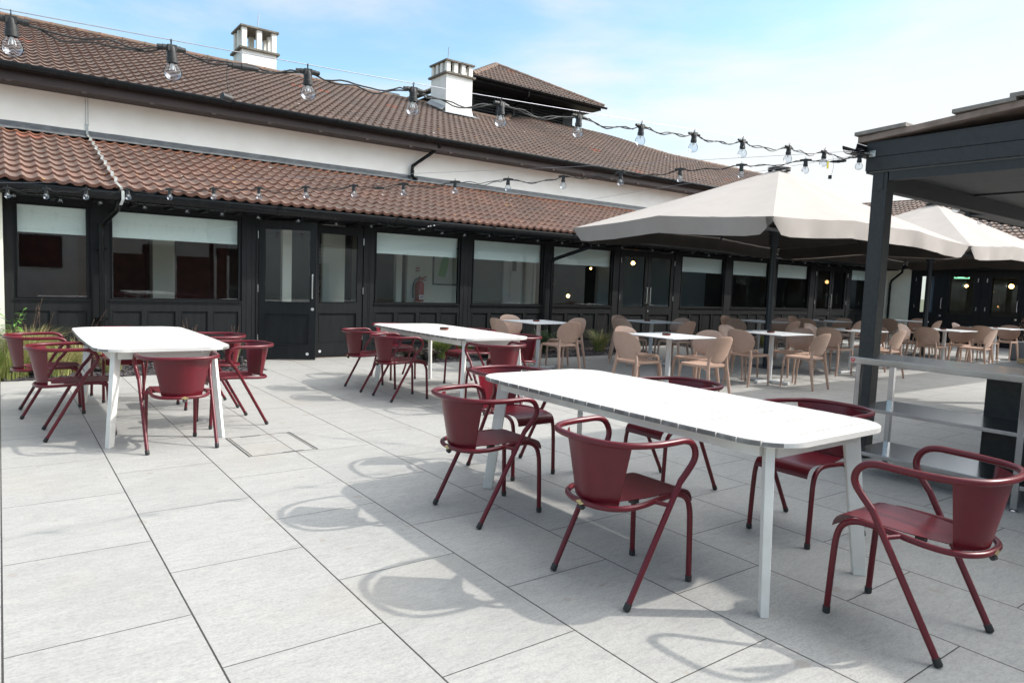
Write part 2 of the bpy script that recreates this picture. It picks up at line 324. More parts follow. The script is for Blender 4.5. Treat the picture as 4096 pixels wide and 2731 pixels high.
def dup(root, loc, rz, label, group=None):
    r = root.copy(); COL.objects.link(r); r.location = loc; r.rotation_euler = (0, 0, rz); r['label'] = label
    if group: r['group'] = group
    for ch in root.children:
        c = ch.copy(); COL.objects.link(c); c.parent = r
        for g in ch.children:
            d = g.copy(); COL.objects.link(d); d.parent = c
    return r
def arc(c, r, a0, a1, n, f):  # helper: f(cos,sin)->3d point
    return [f(c, r, math.radians(a0+(a1-a0)*i/n)) for i in range(n+1)]
def smooth_path(pts, n=6):  # catmull-rom
    P = [Vector(p) for p in pts]; out = []
    for i in range(len(P)-1):
        p0 = P[max(i-1, 0)]; p1 = P[i]; p2 = P[i+1]; p3 = P[min(i+2, len(P)-1)]
        for k in range(n):
            t = k/n; out.append(.5*((2*p1)+(p2-p0)*t+(2*p0-5*p1+4*p2-p3)*t*t+(3*p1-p0-3*p2+p3)*t**3))
    out.append(P[-1]); return out
def sline(a, b, n): return [tuple(Vector(a)+(Vector(b)-Vector(a))*i/n) for i in range(n+1)]

# ================================================================== SETTING
def sheet(name, mt, x0, x1, y0, y1, z, kind='structure'):
    b = MB(); b.quadset([(x0, y0, z), (x1, y0, z), (x1, y1, z), (x0, y1, z)], [(0, 1, 2, 3)])
    return tag(b.build(name, mt), kind=kind)
M['earth'] = mat('ground_earth', (.12, .10, .07), .95, c2=(.08, .10, .04), scale=.4)
sheet('ground', 'earth', -400, 500, -400, 500, -.03)
b = MB()
b.quadset([(-14, -16, 0), (32, -16, 0), (32, 4.105, 0), (-14, 4.105, 0)], [(0, 1, 2, 3)])
for x0, x1 in ((2.98, 5.28), (10.9, 12.72), (18.6, 32)):   # paving running up to the doors
    b.quadset([(x0, 4.105, 0), (x1, 4.105, 0), (x1, 5.6, 0), (x0, 5.6, 0)], [(0, 1, 2, 3)])
tag(b.build('patio_paving', 'pave'), kind='structure')
def bed(x0, x1):
    n = int((x1-x0)/.06); mm = 20; b = MB(); vs = []; fs = []
    for j in range(mm+1):
        for i in range(n+1):
            e = min(i, n-i, j, mm-j, 3)/3
            vs.append((x0+(x1-x0)*i/n, 4.105+(5.32-4.105)*j/mm, -.022+e*(.012+random.random()*.03)))
    for j in range(mm):
        for i in range(n): a = j*(n+1)+i; fs.append((a, a+1, a+n+2, a+n+1))
    b.quadset(vs, fs)
    for k in range(int((x1-x0)*190)):
        x, y = random.uniform(x0+.03, x1-.03), random.uniform(4.13, 5.28); a = random.uniform(0, 6.28); s = random.uniform(.012, .035)
        mt = Matrix.Translation((x, y, .018)) @ Matrix.Rotation(a, 4, 'Z') @ Matrix.Rotation(random.uniform(-.6, .6), 4, 'X')
        b.box(-s, s, -s*.6, s*.6, -.004, .004, mt)
    tag(b.build('slate_mulch_bed', 'soil'), kind='structure')
bed(-3, 2.98); bed(5.28, 10.9); bed(12.72, 18.6)

# ------------------------------------------------------------------ tiled roofs
WV = .163; GAUGE = .31
def tile_roof(name, mt, parent, O, U, V, L, nc, lo=None, hi=None, warp=None, amp=.034, du=8, sx=None):
    """O eave origin, U along the eave, V up the slope; rows of interlocking pantiles"""
    O, U, V = Vector(O), Vector(U).normalized(), Vector(V).normalized(); N = U.cross(V)
    if N.z < 0: N = -N
    nu = int(L/WV*du); u = np.arange(nu+1)*WV/du; ph = u/WV
    p = ph % 1.0; wv = .5*(1+np.cos(2*np.pi*(p+.085*np.sin(2*np.pi*p))))*amp
    Vt = []; UVs = []; F = []; base = 0; MI = []
    for k in range(nc):
        tid = np.floor(u/(2*WV)).astype(int); jit = rng.normal(0, .0022, tid.max()+2)[tid]; js = rng.normal(0, .003, tid.max()+2)[tid]
        s0 = k*GAUGE-.045+js; s1 = (k+1)*GAUGE-.01+u*0
        for s, h in ((s0, .004+jit), (s0+.004, .046+jit), (s1, .014+jit*.3)):
            hh = wv+h
            P = np.array(O)[None]+np.outer(u, np.array(U))+np.outer(s, np.array(V))+np.outer(hh, np.array(N))
            if warp is not None: P[:, 2] += warp(P[:, 0], P[:, 1])
            Vt.append(P); UVs.append(np.stack([u/(2*WV), np.full_like(u, k+.5)], 1))
        uc = (u[:-1]+u[1:])/2; sc = (k+.5)*GAUGE; ok = np.ones(nu, bool)
        if lo is not None: ok &= uc > lo(sc)
        if hi is not None: ok &= uc < hi(sc)
        if sx is not None: ok &= sc < sx(uc)
        i = np.where(ok)[0]
        for r in (0, 1):
            a = base+r*(nu+1)+i
            F.append(np.stack([a, a+1, a+1+nu+1, a+nu+1], 1)); MI.append(np.full(len(a), 1-r, dtype=np.int32))
        base += 3*(nu+1)
    b = MB(); b.v = np.concatenate(Vt).tolist(); b.f = np.concatenate(F).tolist(); b.uv = np.concatenate(UVs)
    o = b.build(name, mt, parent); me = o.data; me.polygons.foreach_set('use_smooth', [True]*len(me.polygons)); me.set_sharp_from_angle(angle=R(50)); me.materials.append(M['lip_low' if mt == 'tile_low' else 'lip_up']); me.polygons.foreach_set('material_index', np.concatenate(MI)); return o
def ridge_tiles(name, parent, pts, r=.13, seg=.45, flat=.6):
    b = MB(); P = [Vector(p) for p in pts]
    for a, c in zip(P[:-1], P[1:]):
        d = c-a; n = max(1, round(d.length/seg)); t = d.normalized(); side = t.cross(Vector((0, 0, 1))).normalized(); upv = side.cross(t).normalized()
        for i in range(n):
            q0 = a+d*(i/n)-t*.02; q1 = a+d*((i+1)/n)+t*.012; rings = []
            for q, rr in ((q0, r*1.06), (q0+t*.05, r*1.05), (q0+t*.055, r), (q1, r*.985)):
                rings.append([q+side*(math.cos(math.pi*j/8)*rr)+upv*(math.sin(math.pi*j/8)*rr*flat-.05) for j in range(9)]+[q+side*rr*.9*s+upv*(-.09) for s in (-1, 1)])
            b.loft(rings)
    return b.build(name, 'ridge', parent, smooth=35)
def gutter(name, parent, x0, x1, yc, zc, r=.062, axis='x', joints=1.9, dp=1.0):
    b = MB(); prof = []; zs = lambda q: q*dp if q < 0 else q
    for j in range(11): a = math.pi*(1+j/10); prof.append((math.cos(a)*r, math.sin(a)*r))
    prof += [(r-.004, .004)]+[(math.cos(math.pi*(2-j/10))*(r-.005), math.sin(math.pi*(2-j/10))*(r-.005)) for j in range(11)]+[(-r+.002, .006)]
    P = (lambda t, a, z: (t, yc+a, zc+zs(z))) if axis == 'x' else (lambda t, a, z: (yc+a, t, zc+zs(z)))
    b.loft([[P(x0, a, z) for a, z in prof], [P(x1, a, z) for a, z in prof]])
    x = x0+.6
    while x < x1:
        rr = r+.006
        ring = [(math.cos(math.pi*(1+j/10))*rr, math.sin(math.pi*(1+j/10))*rr) for j in range(11)]+[(rr, .012), (r-.002, .012), (r-.002, 0)]+[(math.cos(math.pi*(2-j/10))*(r-.001), math.sin(math.pi*(2-j/10))*(r-.001)) for j in range(11)]+[(-r+.001, .012), (-rr, .012)]
        b.loft([[P(x, a, z) for a, z in ring], [P(x+.05, a, z) for a, z in ring]])
        x += joints
    return b.build(name, 'gutter', parent, smooth=50)

YF = 5.33
bld = thing('restaurant_building', 'long building with black timber front, white upper wall and two tiers of brown pantiles', 'building', (0, 0, 0))
# lower roof: eave Y 4.85 z 2.37 -> top Y 7.8 z 3.40
pl = math.radians(19.2)
tile_roof('lower_roof', 'tile_low', bld, (-3, 4.86, 2.335), (1, 0, 0), (0, math.cos(pl), math.sin(pl)), 30, 10)
b = MB(); b.quadset([(-3, 4.9, 2.33), (28, 4.9, 2.33), (28, 7.8, 3.34), (-3, 7.8, 3.34)], [(0, 1, 2, 3)]); b.box(-3, 23.2, 4.87, 4.9, 2.2, 2.345); b.box(-3, 23.2, 4.9, 5.36, 2.185, 2.2)
x = -2.6
while x < 23: b.box(x, x+.05, 4.9, 5.34, 2.150, 2.1848); x += .45
b.build('soffit', 'timber', bld)
# upper wall, flashing
b = MB(); b.box(-3, 28, 7.85, 8.05, 3.2, 4.25); b.build('upper_wall', 'render', bld)
b = MB(); vs = []
n = 160
for i in range(n+1):
    x = -3+31*i/n; j1, j2 = random.uniform(-.006, .006), random.uniform(-.01, .012)
    vs += [(x, 7.838, 3.505+j1*.5), (x, 7.835, 3.43), (x, 7.74, 3.405+j2*.5), (x, 7.54+j2, 3.348+j1)]
fs = [(a*4+k, a*4+4+k, a*4+5+k, a*4+1+k) for a in range(n) for k in range(3)]
b.quadset(vs, fs); b.build('flashing', 'lead', bld, smooth=60)
# upper roof with the rise towards the tower
pu = math.atan(.396); s01 = lambda t: np.clip(t, 0, 1)**2*(3-2*np.clip(t, 0, 1))
def warp_up(X, Y):
    bump = s01((X-12.9)/1.2)*(1-s01((X-17.2)/3.4)); return bump*np.clip((Y-7.4)/5.9, 0, 1.1)*.20-s01((X-19)/3)*np.clip((Y-7.4)/5.4, 0, 1)*.05
tile_roof('upper_roof', 'tile_up', bld, (-3, 7.41, 4.245), (1, 0, 0), (0, math.cos(pu), math.sin(pu)), 30, 20, warp=warp_up,
          sx=lambda u: np.where((u-3 > 13.2) & (u-3 < 19.6), 6.35, 5.8))
b = MB(); b.quadset([(-3, 7.45, 4.22), (28, 7.45, 4.22), (28, 12.75, 6.25), (-3, 12.75, 6.30)], [(0, 1, 2, 3)])
b.box(-3, 28, 7.44, 7.47, 4.03, 4.23); b.box(-3, 28, 7.47, 7.86, 4.03, 4.05)
x = -2.7
while x < 28: b.box(x, x+.07, 7.42, 7.47, 4.005, 4.0298); x += .95
b.build('upper_fascia', 'fascia', bld)
b = MB(); b.quadset([(-3, 12.8, 6.36), (28, 12.8, 6.36), (28, 19, 3.9), (-3, 19, 3.9)], [(0, 1, 2, 3)]); b.build('rear_roof', 'tile_up', bld)
ridge_tiles('ridge', bld, [(-3, 12.83, 6.45), (13.1, 12.83, 6.45)])
ridge_tiles('ridge', bld, [(16.2, 13.32, 6.80), (17.6, 13.28, 6.76), (20.8, 12.85, 6.42), (28, 12.83, 6.40)])
ridge_tiles('ridge', bld, [(12.9, 12.8, 6.44), (13.45, 13.3, 6.74)], seg=.35)
gutter('upper_gutter', bld, -3, 28, 7.372, 4.265, dp=1.8)
gutter('lower_gutter', bld, -3, 22.5, 4.80, 2.292, dp=1.9)
# downpipes
b = MB(); b.tube(smooth_path([(1.27, 4.82, 2.23), (1.27, 4.83, 2.12), (1.25, 4.90, 2.06), (1.16, 5.16, 1.93), (1.125, 5.235, 1.86), (1.12, 5.24, 1.75)], 5), .036, 14)
b.tube([(1.12, 5.24, 1.78), (1.12, 5.24, .03)], .034, 14)
for z in (1.84, 1.55, .6): b.tube([(1.12, 5.24, z), (1.12, 5.24, z+.06)], .041, 14); 
for z in (1.56, .62): b.box(1.05, 1.19, 5.26, 5.33, z, z+.03)
b.build('downpipe', 'gutter', bld, smooth=40)
b = MB(); b.tube(smooth_path([(9.54, 4.84, 2.23), (9.54, 4.84, 2.12), (9.50, 4.90, 2.07), (8.97, 5.18, 1.84), (8.92, 5.24, 1.78), (8.92, 5.24, 1.7)], 5), .036, 14)
b.tube([(8.92, 5.24, 1.72), (8.92, 5.24, .03)], .034, 14); b.build('downpipe', 'gutter', bld, smooth=40)
b = MB(); b.tube(smooth_path([(7.52, 7.42, 4.19), (7.52, 7.45, 4.10), (7.48, 7.56, 4.03), (7.12, 7.77, 3.72), (7.085, 7.79, 3.66), (7.085, 7.79, 3.50), (7.10, 7.72, 3.43), (7.13, 7.66, 3.42)], 5), .035, 12)
b.tube([(7.085, 7.79, 3.52), (7.085, 7.79, 3.60)], .041, 12); b.build('downpipe', 'gutter', bld, smooth=40)
# lightning strap down the upper wall and over the lower tiles
b = MB()
for x in (1.188, 1.222): b.box(x-.004, x+.004, 7.842, 7.849, 3.6, 4.05)
b.box(1.18, 1.23, 7.835, 7.849, 3.59, 3.61)
pth = [(1.205, 7.832, 3.6), (1.205, 7.828, 3.45), (1.205, 7.66, 3.405)]
for i in range(19):
    t = i/18; Y = 7.6-2.72*t; pth.append((1.205+.06*t+(.014 if i % 2 else -.014), Y, 2.40+(Y-4.86)*math.tan(pl)+.03+(.014 if i % 2 else -.002)))
pth += [(1.30, 4.79, 2.36), (1.315, 4.73, 2.30), (1.315, 4.725, 2.20), (1.29, 4.74, 2.13)]
b.loft([[(p[0]-.017, p[1], p[2]), (p[0]+.017, p[1], p[2]), (p[0]+.017, p[1]+.003, p[2]+.003), (p[0]-.017, p[1]+.003, p[2]+.003)] for p in pth])
b.build('earthing_strap', mat('galvanised_strap', (.42, .44, .42), .5, .5, c2=(.3, .31, .3), scale=9), bld)

# ------------------------------------------------------------------ ground floor front
WINS = [(.20, .97, 2), (1.25, 2.92, 4), (5.14, 6.79, 4), (7.10, 8.74, 4), (9.02, 10.67, 4), (12.95, 14.55, 4), (14.89, 16.45, 4), (16.83, 18.39, 4), (20.69, 22.2, 3)]
DOORS = [(3.2, 4.9), (10.93, 12.66), (18.72, 20.42)]
b = MB(); rz = YF+.02
def front_seg(x0, x1, z0, z1, y=YF): b.box(x0, x1, y, YF+.12, z0, z1)
edges = sorted([(a, c) for a, c, _ in WINS]+DOORS); px = .07
for a, c in edges: front_seg(px, a-.035, 0, 2.2); px = c+.035
front_seg(px, 22.5, 0, 2.2)
for a, c, n in WINS:
    front_seg(a-.035, c+.035, 2.12, 2.2, YF+.003); front_seg(a-.035, c+.035, 0, .88, rz)
    b.box(a-.035, c+.035, YF-.005, YF+.05, .845, .88); b.box(a-.034, c+.034, YF-.02, YF+.03, .875, .893)
    front_seg(a-.035, c+.035, 0, .10, YF+.004)
    b.box(a-.03, c+.03, YF+.004, rz+.001, .745, .846); b.box(a-.03, c+.03, YF+.004, rz+.001, .1, .27); b.box(a-.032, c+.032, YF-.012, YF+.02, .215, .235)
    W = (c-a+.06)/n
    for i in range(n+1):
        xc = a-.03+W*i; b.box(xc-.035 if i else xc, xc+.035 if i < n else xc, YF+.0055, rz+.0015, .27, .745)
    for i in range(n):
        q0, q1 = a-.03+W*i+(.035 if i else 0)+(.0 if i else .035), a-.03+W*(i+1)-.035
        for z in (.735, .27): b.box(q0+.0005, q1-.0005, YF+.001, rz+.002, z-.001, z+.013)
        for q in (q0, q1-.012): b.box(q+.0005, q+.0115, YF+.0015, rz+.0025, .284, .734)
for a, c in DOORS: front_seg(a-.035, c+.035, 2.15, 2.2, YF+.003)
for a, c in DOORS:      # door linings
    b.box(a-.036, a-.012, YF-.012, YF+.12, .0, 2.16); b.box(c+.012, c+.036, YF-.012, YF+.12, .0, 2.16)
for x in (1.02, 1.20, 3.02, 3.1, 5.0, 5.03, 6.9, 7.0, 8.84, 8.9): b.box(x, x+.006, YF-.004, YF+.02, .1, 2.19)
b.build('timber_front', 'timber', bld)
def window(a, c, z0=.905, z1=2.095, blind=1.74, par=bld, sillc=True, y=YF, curtain=None):
    f = MB(); t = .028
    f.box(a-.036, a-.002, y+.028, y+.085, z0-.03, z1+.03); f.box(c+.002, c+.036, y+.028, y+.085, z0-.03, z1+.03)
    f.box(a-.002, c+.002, y+.028, y+.085, z1+.002, z1+.03); f.box(a-.002, c+.002, y+.028, y+.085, z0-.03, z0-.002)
    for q in (a-.002, c-.012): f.box(q, q+.014, y+.012, y+.03, z0-.002, z1+.002)
    f.box(a+.012, c-.012, y+.012, y+.03, z1-.012, z1+.002); f.box(a+.012, c-.012, y+.012, y+.03, z0-.002, z0+.012)
    o = f.build('window', 'timber', par)
    MB().box(a-.001, c+.001, y+.045, y+.049, z0-.001, z1+.001).build('pane', 'glass', o)
    if blind:
        q = MB(); n = 24
        q.box(a+.01, c-.01, y+.10, y+.103, blind+.03, z1+.02); q.box(a+.01, c-.01, y+.097, y+.106, blind, blind+.03)
        q.build('blind', 'blind', o)
    if sillc: MB().box(a-.03, c+.03, y+.088, y+.32, z0-.03, z0-.006).build('sill', 'sill', o)
    return o
for i, (a, c, n) in enumerate(WINS): window(a, c, blind=(1.74 if i != 8 else 1.8), sillc=i in (1, 2))
M['metalhinge'] = M['chrome']
def leaf(par, w, h=2.13, flip=False, handle=True, lock=True, ang=0, hx=0, y=YF, sticker=True, yax=False, label=None):
    """door leaf hinged at local x=0, running to +x (or -x when flip); built in its own mesh"""
    s = -1 if flip else 1; f = MB(); st = .095
    X = lambda q: s*q
    f.box(X(0), X(st), 0, .045, .012, h); f.box(X(w-st), X(w), 0, .045, .012, h)
    f.box(X(st), X(w-st), .0, .045, h-.13, h); f.box(X(st), X(w-st), 0, .045, .73, .90); f.box(X(st), X(w-st), 0, .045, .012, .24)
    f.box(X(st), X(w-st), .018, .03, .24, .73)
    for z in (.24, .718): f.box(X(st+.0005), X(w-st-.0005), -.004, .02, z, z+.012)
    for q in (st, w-st-.012): f.box(X(q), X(q+.012), -.004, .02, .2525, .7175)
    for z in (.892, h-.13): f.box(X(st+.0005), X(w-st-.0005), -.006, .02, z, z+.012)
    o = f.build('door', 'timber', par); o.location = (hx, y, 0); o.rotation_euler = (0, 0, ang)
    if label: o['label'] = label
    MB().box(X(st), X(w-st), .02, .024, .9, h-.13).build('pane', 'glass', o)
    if handle:
        q = MB(); xx = X(w-.05); q.tube(smooth_path([(xx, -.001, 1.33), (xx, -.05, 1.325), (xx, -.055, 1.30), (xx, -.055, 1.0), (xx, -.05, .975), (xx, -.001, .97)], 4), .010, 10); q.build('handle', 'chrome', o, smooth=True)
    if lock:
        q = MB(); xx = X(w-.05); q.tube([(xx, -.006, .80), (xx, .002, .80)], .024, 16); q.tube([(xx, -.007, .80), (xx, .0, .80)], .008, 10); q.build('lock', 'chrome', o)
    if sticker:
        q = MB(); xx = X(w-.12); q.tube([(xx, -.0015, .10), (xx, .001, .10)], .022, 16); q.build('safety_sticker', 'white', o)
        q = MB(); q.box(xx-.009, xx+.009, -.0025, -.0014, .098, .102); q.box(xx-.012, xx+.004, -.0025, -.0014, .107, .110); q.box(xx-.004, xx+.012, -.0025, -.0014, .090, .093); q.build('sticker_print', 'rubber', o)
    for z in (.28, 1.04, 1.85): MB().tube([(X(-.006), -.012, z), (X(-.006), -.012, z+.11)], .007, 8).build('hinge', 'chrome', o)
    return o
leaf(bld, .85, ang=R(-26), hx=3.2, label='glazed door leaf standing ajar')
leaf(bld, .84, flip=True, hx=4.9, handle=False, lock=False, sticker=True)
leaf(bld, .86, hx=10.93, sticker=False, lock=False); leaf(bld, .86, flip=True, hx=12.66, sticker=False)
leaf(bld, .84, hx=18.72, sticker=False); leaf(bld, .84, flip=True, hx=20.42, sticker=False, handle=False, lock=False)
b = MB(); b.box(4.055, 4.075, YF-.003, YF+.003, .83, .87); b.build('strike_plate', 'chrome', bld)
# cream wall end at the left
b = MB(); b.box(-3, .062, 5.10, 5.5, 0, 2.19); b.build('cream_wall_end', 'cream', bld)
# inside: shell
b = MB(); b.box(-3, 23, 9.3, 9.4, 0, 2.6); b.box(22.85, 22.98, 5.47, 9.3, 0, 2.6); b.box(-3, -2.9, 5.5, 9.3, 0, 2.6); b.box(4.95, 5.03, 5.46, 5.9, 0, 2.6); b.build('back_wall', 'indark', bld)
b = MB(); b.box(-3, 23, 5.46, 9.4, 2.5, 2.55); b.build('inner_ceiling', 'indark', bld)
b = MB(); b.box(-3, 23, 5.3, 9.4, -.02, .004); b.build('inner_floor', 'infloor', bld)
b = MB(); b.box(6.4, 7.75, 6.6, 6.68, 0, 2.5); b.box(6.14, 6.26, 6.55, 6.66, 0, 2.5); b.build('partition', 'inwall', bld)
b = MB(); b.box(7.75, 10.3, 7.0, 7.08, 0, 2.5); b.build('partition', mat('interior_grey_wall', (.30, .30, .29), .85), bld)
b = MB(); b.box(12.8, 16.2, 7.2, 7.3, 0, 2.5); b.box(11.75, 12.6, 6.9, 7.0, 0, 2.5); b.build('partition', 'inblue', bld)
b = MB(); b.box(2.0, 2.32, 6.9, 7.2, 0, 2.5); b.box(3.75, 3.9, 5.9, 6.0, 0, 2.5); b.box(4.55, 4.95, 6.2, 6.3, 0, 2.5); b.build('inner_column', 'inwall', bld)
b = MB(); b.box(-2, 2.0, 7.5, 7.53, 0, 2.45); b.box(2.32, 3.3, 7.5, 7.53, 0, 2.45); b.build('red_curtain', 'curtainred', bld)
# white panelled door inside
t = MB(); X0, X1, Yd = 9.02, 9.77, 6.955
t.box(X0, X1, Yd, Yd+.04, 0, 2.05)
for i in range(2):
    for z0, z1 in ((.12, .62), (.72, 1.32), (1.42, 1.92)):
        xa = X0+.1+i*.34; t.box(xa, xa+.25, Yd-.008, Yd+.001, z0, z1); t.box(xa+.03, xa+.22, Yd-.014, Yd, z0+.03, z1-.03)
t.box(X0-.08, X0-.005, Yd-.02, Yd+.03, 0, 2.12); t.box(X1+.005, X1+.08, Yd-.02, Yd+.03, 0, 2.12)
dd = t.build('inner_door', 'whitedoor', bld)
q = MB(); q.tube(smooth_path([(X0+.09, Yd-.01, 1.55), (X0+.09, Yd-.06, 1.54), (X0+.09, Yd-.06, 1.05), (X0+.09, Yd-.01, 1.04)], 3), .012, 8); q.build('handle', 'chrome', dd)
q = MB(); q.box(X0+.15, X0+.27, Yd-.018, Yd-.0145, 1.58, 1.80); q.build('vision_panel', 'indark', dd)

# chimneys
def chimney(x0, x1, y0, y1, zb, zl, zt, npx, npy, aer, flash=False):
    b = MB(); b.box(x0, x1, y0, y1, zb, zl); o = b.build('chimney', 'chimney', bld)
    c = MB(); c.box(x0-.07, x1+.07, y0-.07, y1+.07, zl, zl+.055); c.box(x0-.05, x1+.05, y0-.05, y1+.05, zt-.05, zt); c.build('cap_slab', 'slab', o, bevel=.008)
    pw = .12
    for i in range(npx):
        for j in range(npy):
            if 0 < i < npx-1 and 0 < j < npy-1: continue
            xa = x0+(x1-x0-pw)*i/(npx-1); ya = y0+(y1-y0-pw)*j/(npy-1); MB().box(xa, xa+pw, ya, ya+pw, zl+.055, zt-.05).build('cap_pillar', 'chimney', o)
    q = MB(); q.tube([(aer, (y0+y1)/2, zt), (aer+.03, (y0+y1)/2, zt+.48)], .010, 6); q.tube([(aer, (y0+y1)/2, zt), (aer, (y0+y1)/2, zt+.05)], .016, 6); q.build('lightning_rod', 'wire', o)
    if flash:
        q = MB(); sl = lambda y: 4.28+.396*(y-7.45)
        q.quadset([(x0-.005, y0-.006, sl(y0)+.2), (x1+.005, y0-.006, sl(y0)+.2), (x1+.02, y0-.05, sl(y0)+.08), (x0-.02, y0-.05, sl(y0)+.08), (x1+.16, y0-.22, sl(y0-.2)+.075), (x0-.16, y0-.22, sl(y0-.2)+.075)], [(0, 1, 2, 3), (3, 2, 4, 5)])
        q.quadset([(x0-.006, y0-.005, sl(y0)+.2), (x0-.006, y1, sl(y1)+.2), (x0-.14, y1, sl(y1)+.085), (x0-.14, y0-.05, sl(y0)+.085)], [(0, 1, 2, 3)])
        q.quadset([(x1+.006, y0-.005, sl(y0)+.2), (x1+.006, y1, sl(y1)+.2), (x1+.10, y1, sl(y1)+.085), (x1+.12, y0-.05, sl(y0)+.085)], [(0, 1, 2, 3)])
        q.build('chimney_flashing', mat('bright_lead', (.30, .32, .34), .45, .3), o)
    return o
chimney(5.03, 5.89, 13.1, 13.9, 5.9, 6.90, 7.49, 3, 3, 5.52)
chimney(10.03, 10.88, 11.5, 12.35, 5.2, 6.97, 7.36, 4, 4, 10.3, True)
for xa, xb in ((6.05, 6.6), (8.9, 9.35)): MB().box(xa, xb, 12.95, 13.25, 6.4, 6.56).build('roof_vent_cover', 'planter', bld)
# louvred tower
tw = thing('louvred_tower', 'dark louvred roof tower with tiled pyramid roof behind the second white chimney', 'tower', (0, 0, 0))
b = MB(); X0, X1, Y0, Y1 = 12.0, 16.2, 13.3, 17.5; 
for xa, xb in ((X0, X0+.12), (12.95, 13.25), (14.35, 14.45), (15.75, X1)): b.box(xa, xb, Y0, Y0+.12, 5.2, 7.55)
b.box(X0+.01, X1-.01, Y0+.08, Y0+.2, 5.2, 7.5); b.box(X0, X0+.1, Y0+.12, Y1, 5.2, 7.5); b.box(X1-.1, X1, Y0+.12, Y1, 5.2, 7.5); b.box(X0, X1, Y1-.1, Y1, 5.2, 7.5)
b.box(X0+.005, X1-.005, Y0+.002, Y0+.1, 7.25, 7.52)
b.build('wall', 'timber', tw)
b = MB()
for xa, xb in ((X0+.13, 12.94), (13.26, 14.34), (14.46, 15.74)):
    z = 6.35
    while z < 7.22:
        b.quadset([(xa, Y0+.0, z), (xb, Y0+.0, z), (xb, Y0+.075, z+.075), (xa, Y0+.075, z+.075), (xa, Y0+.0, z+.012), (xb, Y0+.0, z+.012)], [(0, 1, 2, 3), (0, 4, 5, 1)]); z += .085
b.build('louvre', 'pergola', tw)
b = MB(); ex0, ex1, ey0, ey1 = 11.45, 16.85, 12.45, 17.85; b.box(ex0+.08, ex1-.08, ey0+.08, ey1-.08, 7.30, 7.33); b.box(ex0+.06, ex1-.06, ey0+.06, ey0+.08, 7.3, 7.42); b.build('soffit', 'timber', tw)
hw = 2.7; ap = (14.15, 15.15, 8.83); ez = 7.42; ps = math.atan((ap[2]-ez)/hw); SLn = hw/math.cos(ps)
for O, U, V in (((ex0, ey0, ez), (1, 0, 0), (0, 1, 0)), ((ex0, ey1, ez), (0, -1, 0), (1, 0, 0)), ((ex1, ey0, ez), (0, 1, 0), (-1, 0, 0))):
    V = (V[0]*math.cos(ps), V[1]*math.cos(ps), math.sin(ps))
    tile_roof('roof', 'tile_up', tw, O, U, V, 2*hw, 10, lo=lambda s: s*math.cos(ps)-.05, hi=lambda s: 2*hw-s*math.cos(ps)+.05)
for c in ((ex0, ey0), (ex1, ey0), (ex0, ey1)): ridge_tiles('hip', tw, [(c[0], c[1], ez+.05), (ap[0], ap[1], ap[2]+.06)], r=.12, seg=.42, flat=.9)
gutter('gutter', tw, ex0-.02, ex1+.08, ey0-.06, 7.40, r=.055); gutter('gutter', tw, ey0-.02, ey1, ex0-.06, 7.40, r=.055, axis='y')
b = MB(); b.tube([(13.6, ey0-.02, 7.36), (13.6, ey0, 7.2), (13.6, 13.22, 7.02), (13.6, 13.24, 6.5)], .03, 10); b.build('downpipe', 'gutter', tw, smooth=True)

# ------------------------------------------------------------------ side wing facing -X at X=23
wing = thing('side_wing', 'dark timber wing with glazed doors, cream wall end and pantile roof closing the courtyard', 'building', (0, 0, 0))
XW = 23.0
tile_roof('roof', 'tile_up', wing, (22.5, 9.9, 2.40), (0, -1, 0), (math.cos(pu), 0, math.sin(pu)), 19, 24)
b = MB(); b.quadset([(22.5, -9, 2.37), (29.5, -9, 5.14), (29.5, 10.5, 5.14), (22.5, 10.5, 2.37)], [(0, 1, 2, 3)]); b.quadset([(29.5, -9, 5.14), (29.5, 10.5, 5.14), (36, 10.5, 2.4), (36, -9, 2.4)], [(0, 1, 2, 3)]); b.box(22.5, 22.53, -9, 5.3, 2.2, 2.4); b.build('soffit', 'timber', wing)
ridge_tiles('ridge', wing, [(29.5, -9, 5.20), (29.5, 10.5, 5.20)])
gutter('gutter', wing, -9, 4.7, 22.44, 2.30, axis='y')
b = MB(); b.box(XW, XW+.15, 4.66, 5.33, 0, 2.25); b.box(22.535, XW, 5.33, 5.45, 0, 2.2); b.build('cream_wall', 'cream', wing)
b = MB()
def wseg(y0, y1, z0, z1, dx=0): b.box(XW+dx, XW+.12, y0, y1, z0, z1)
GL = [(3.98, 4.38), (2.90, 3.54), (1.80, 2.44), (.7, 1.34), (-.4, .24)]
wseg(-9, 4.66, 2.0, 2.3, -.01); wseg(-9, 4.66, 0, .90, .0)
ys = [4.66]
for y0, y1 in GL: ys += [y1, y0]
ys.append(-9)
for i in range(0, len(ys), 2): wseg(ys[i+1], ys[i], .9, 2.0, -.002 if i else -.004)
for y in (4.6, 3.64, 2.72, 1.7): b.box(XW-.02, XW, y-.012, y+.012, 0, 2.0)
for y0, y1 in GL: b.box(XW-.012, XW, y0-.03, y1+.03, .86, .885); b.box(XW-.010, XW, y0-.03, y1+.03, .75, .765); b.box(XW-.010, XW, y0-.03, y1+.03, .25, .265)
b.build('timber_front', 'timber', wing)
for y0, y1 in GL: MB().box(XW+.04, XW+.044, y0-.01, y1+.01, .89, 2.01).build('pane', 'glass', wing)
for y in (3.72, 1.76):
    b = MB(); b.tube(smooth_path([(XW-.005, y, 1.34), (XW-.07, y, 1.33), (XW-.07, y, 1.05), (XW-.005, y, 1.04)], 3), .012, 8); b.build('handle', 'chrome', wing)
    b = MB(); b.tube([(XW-.02, y+.02, .82), (XW-.003, y+.02, .82)], .03, 14); b.build('lock', 'chrome', wing)
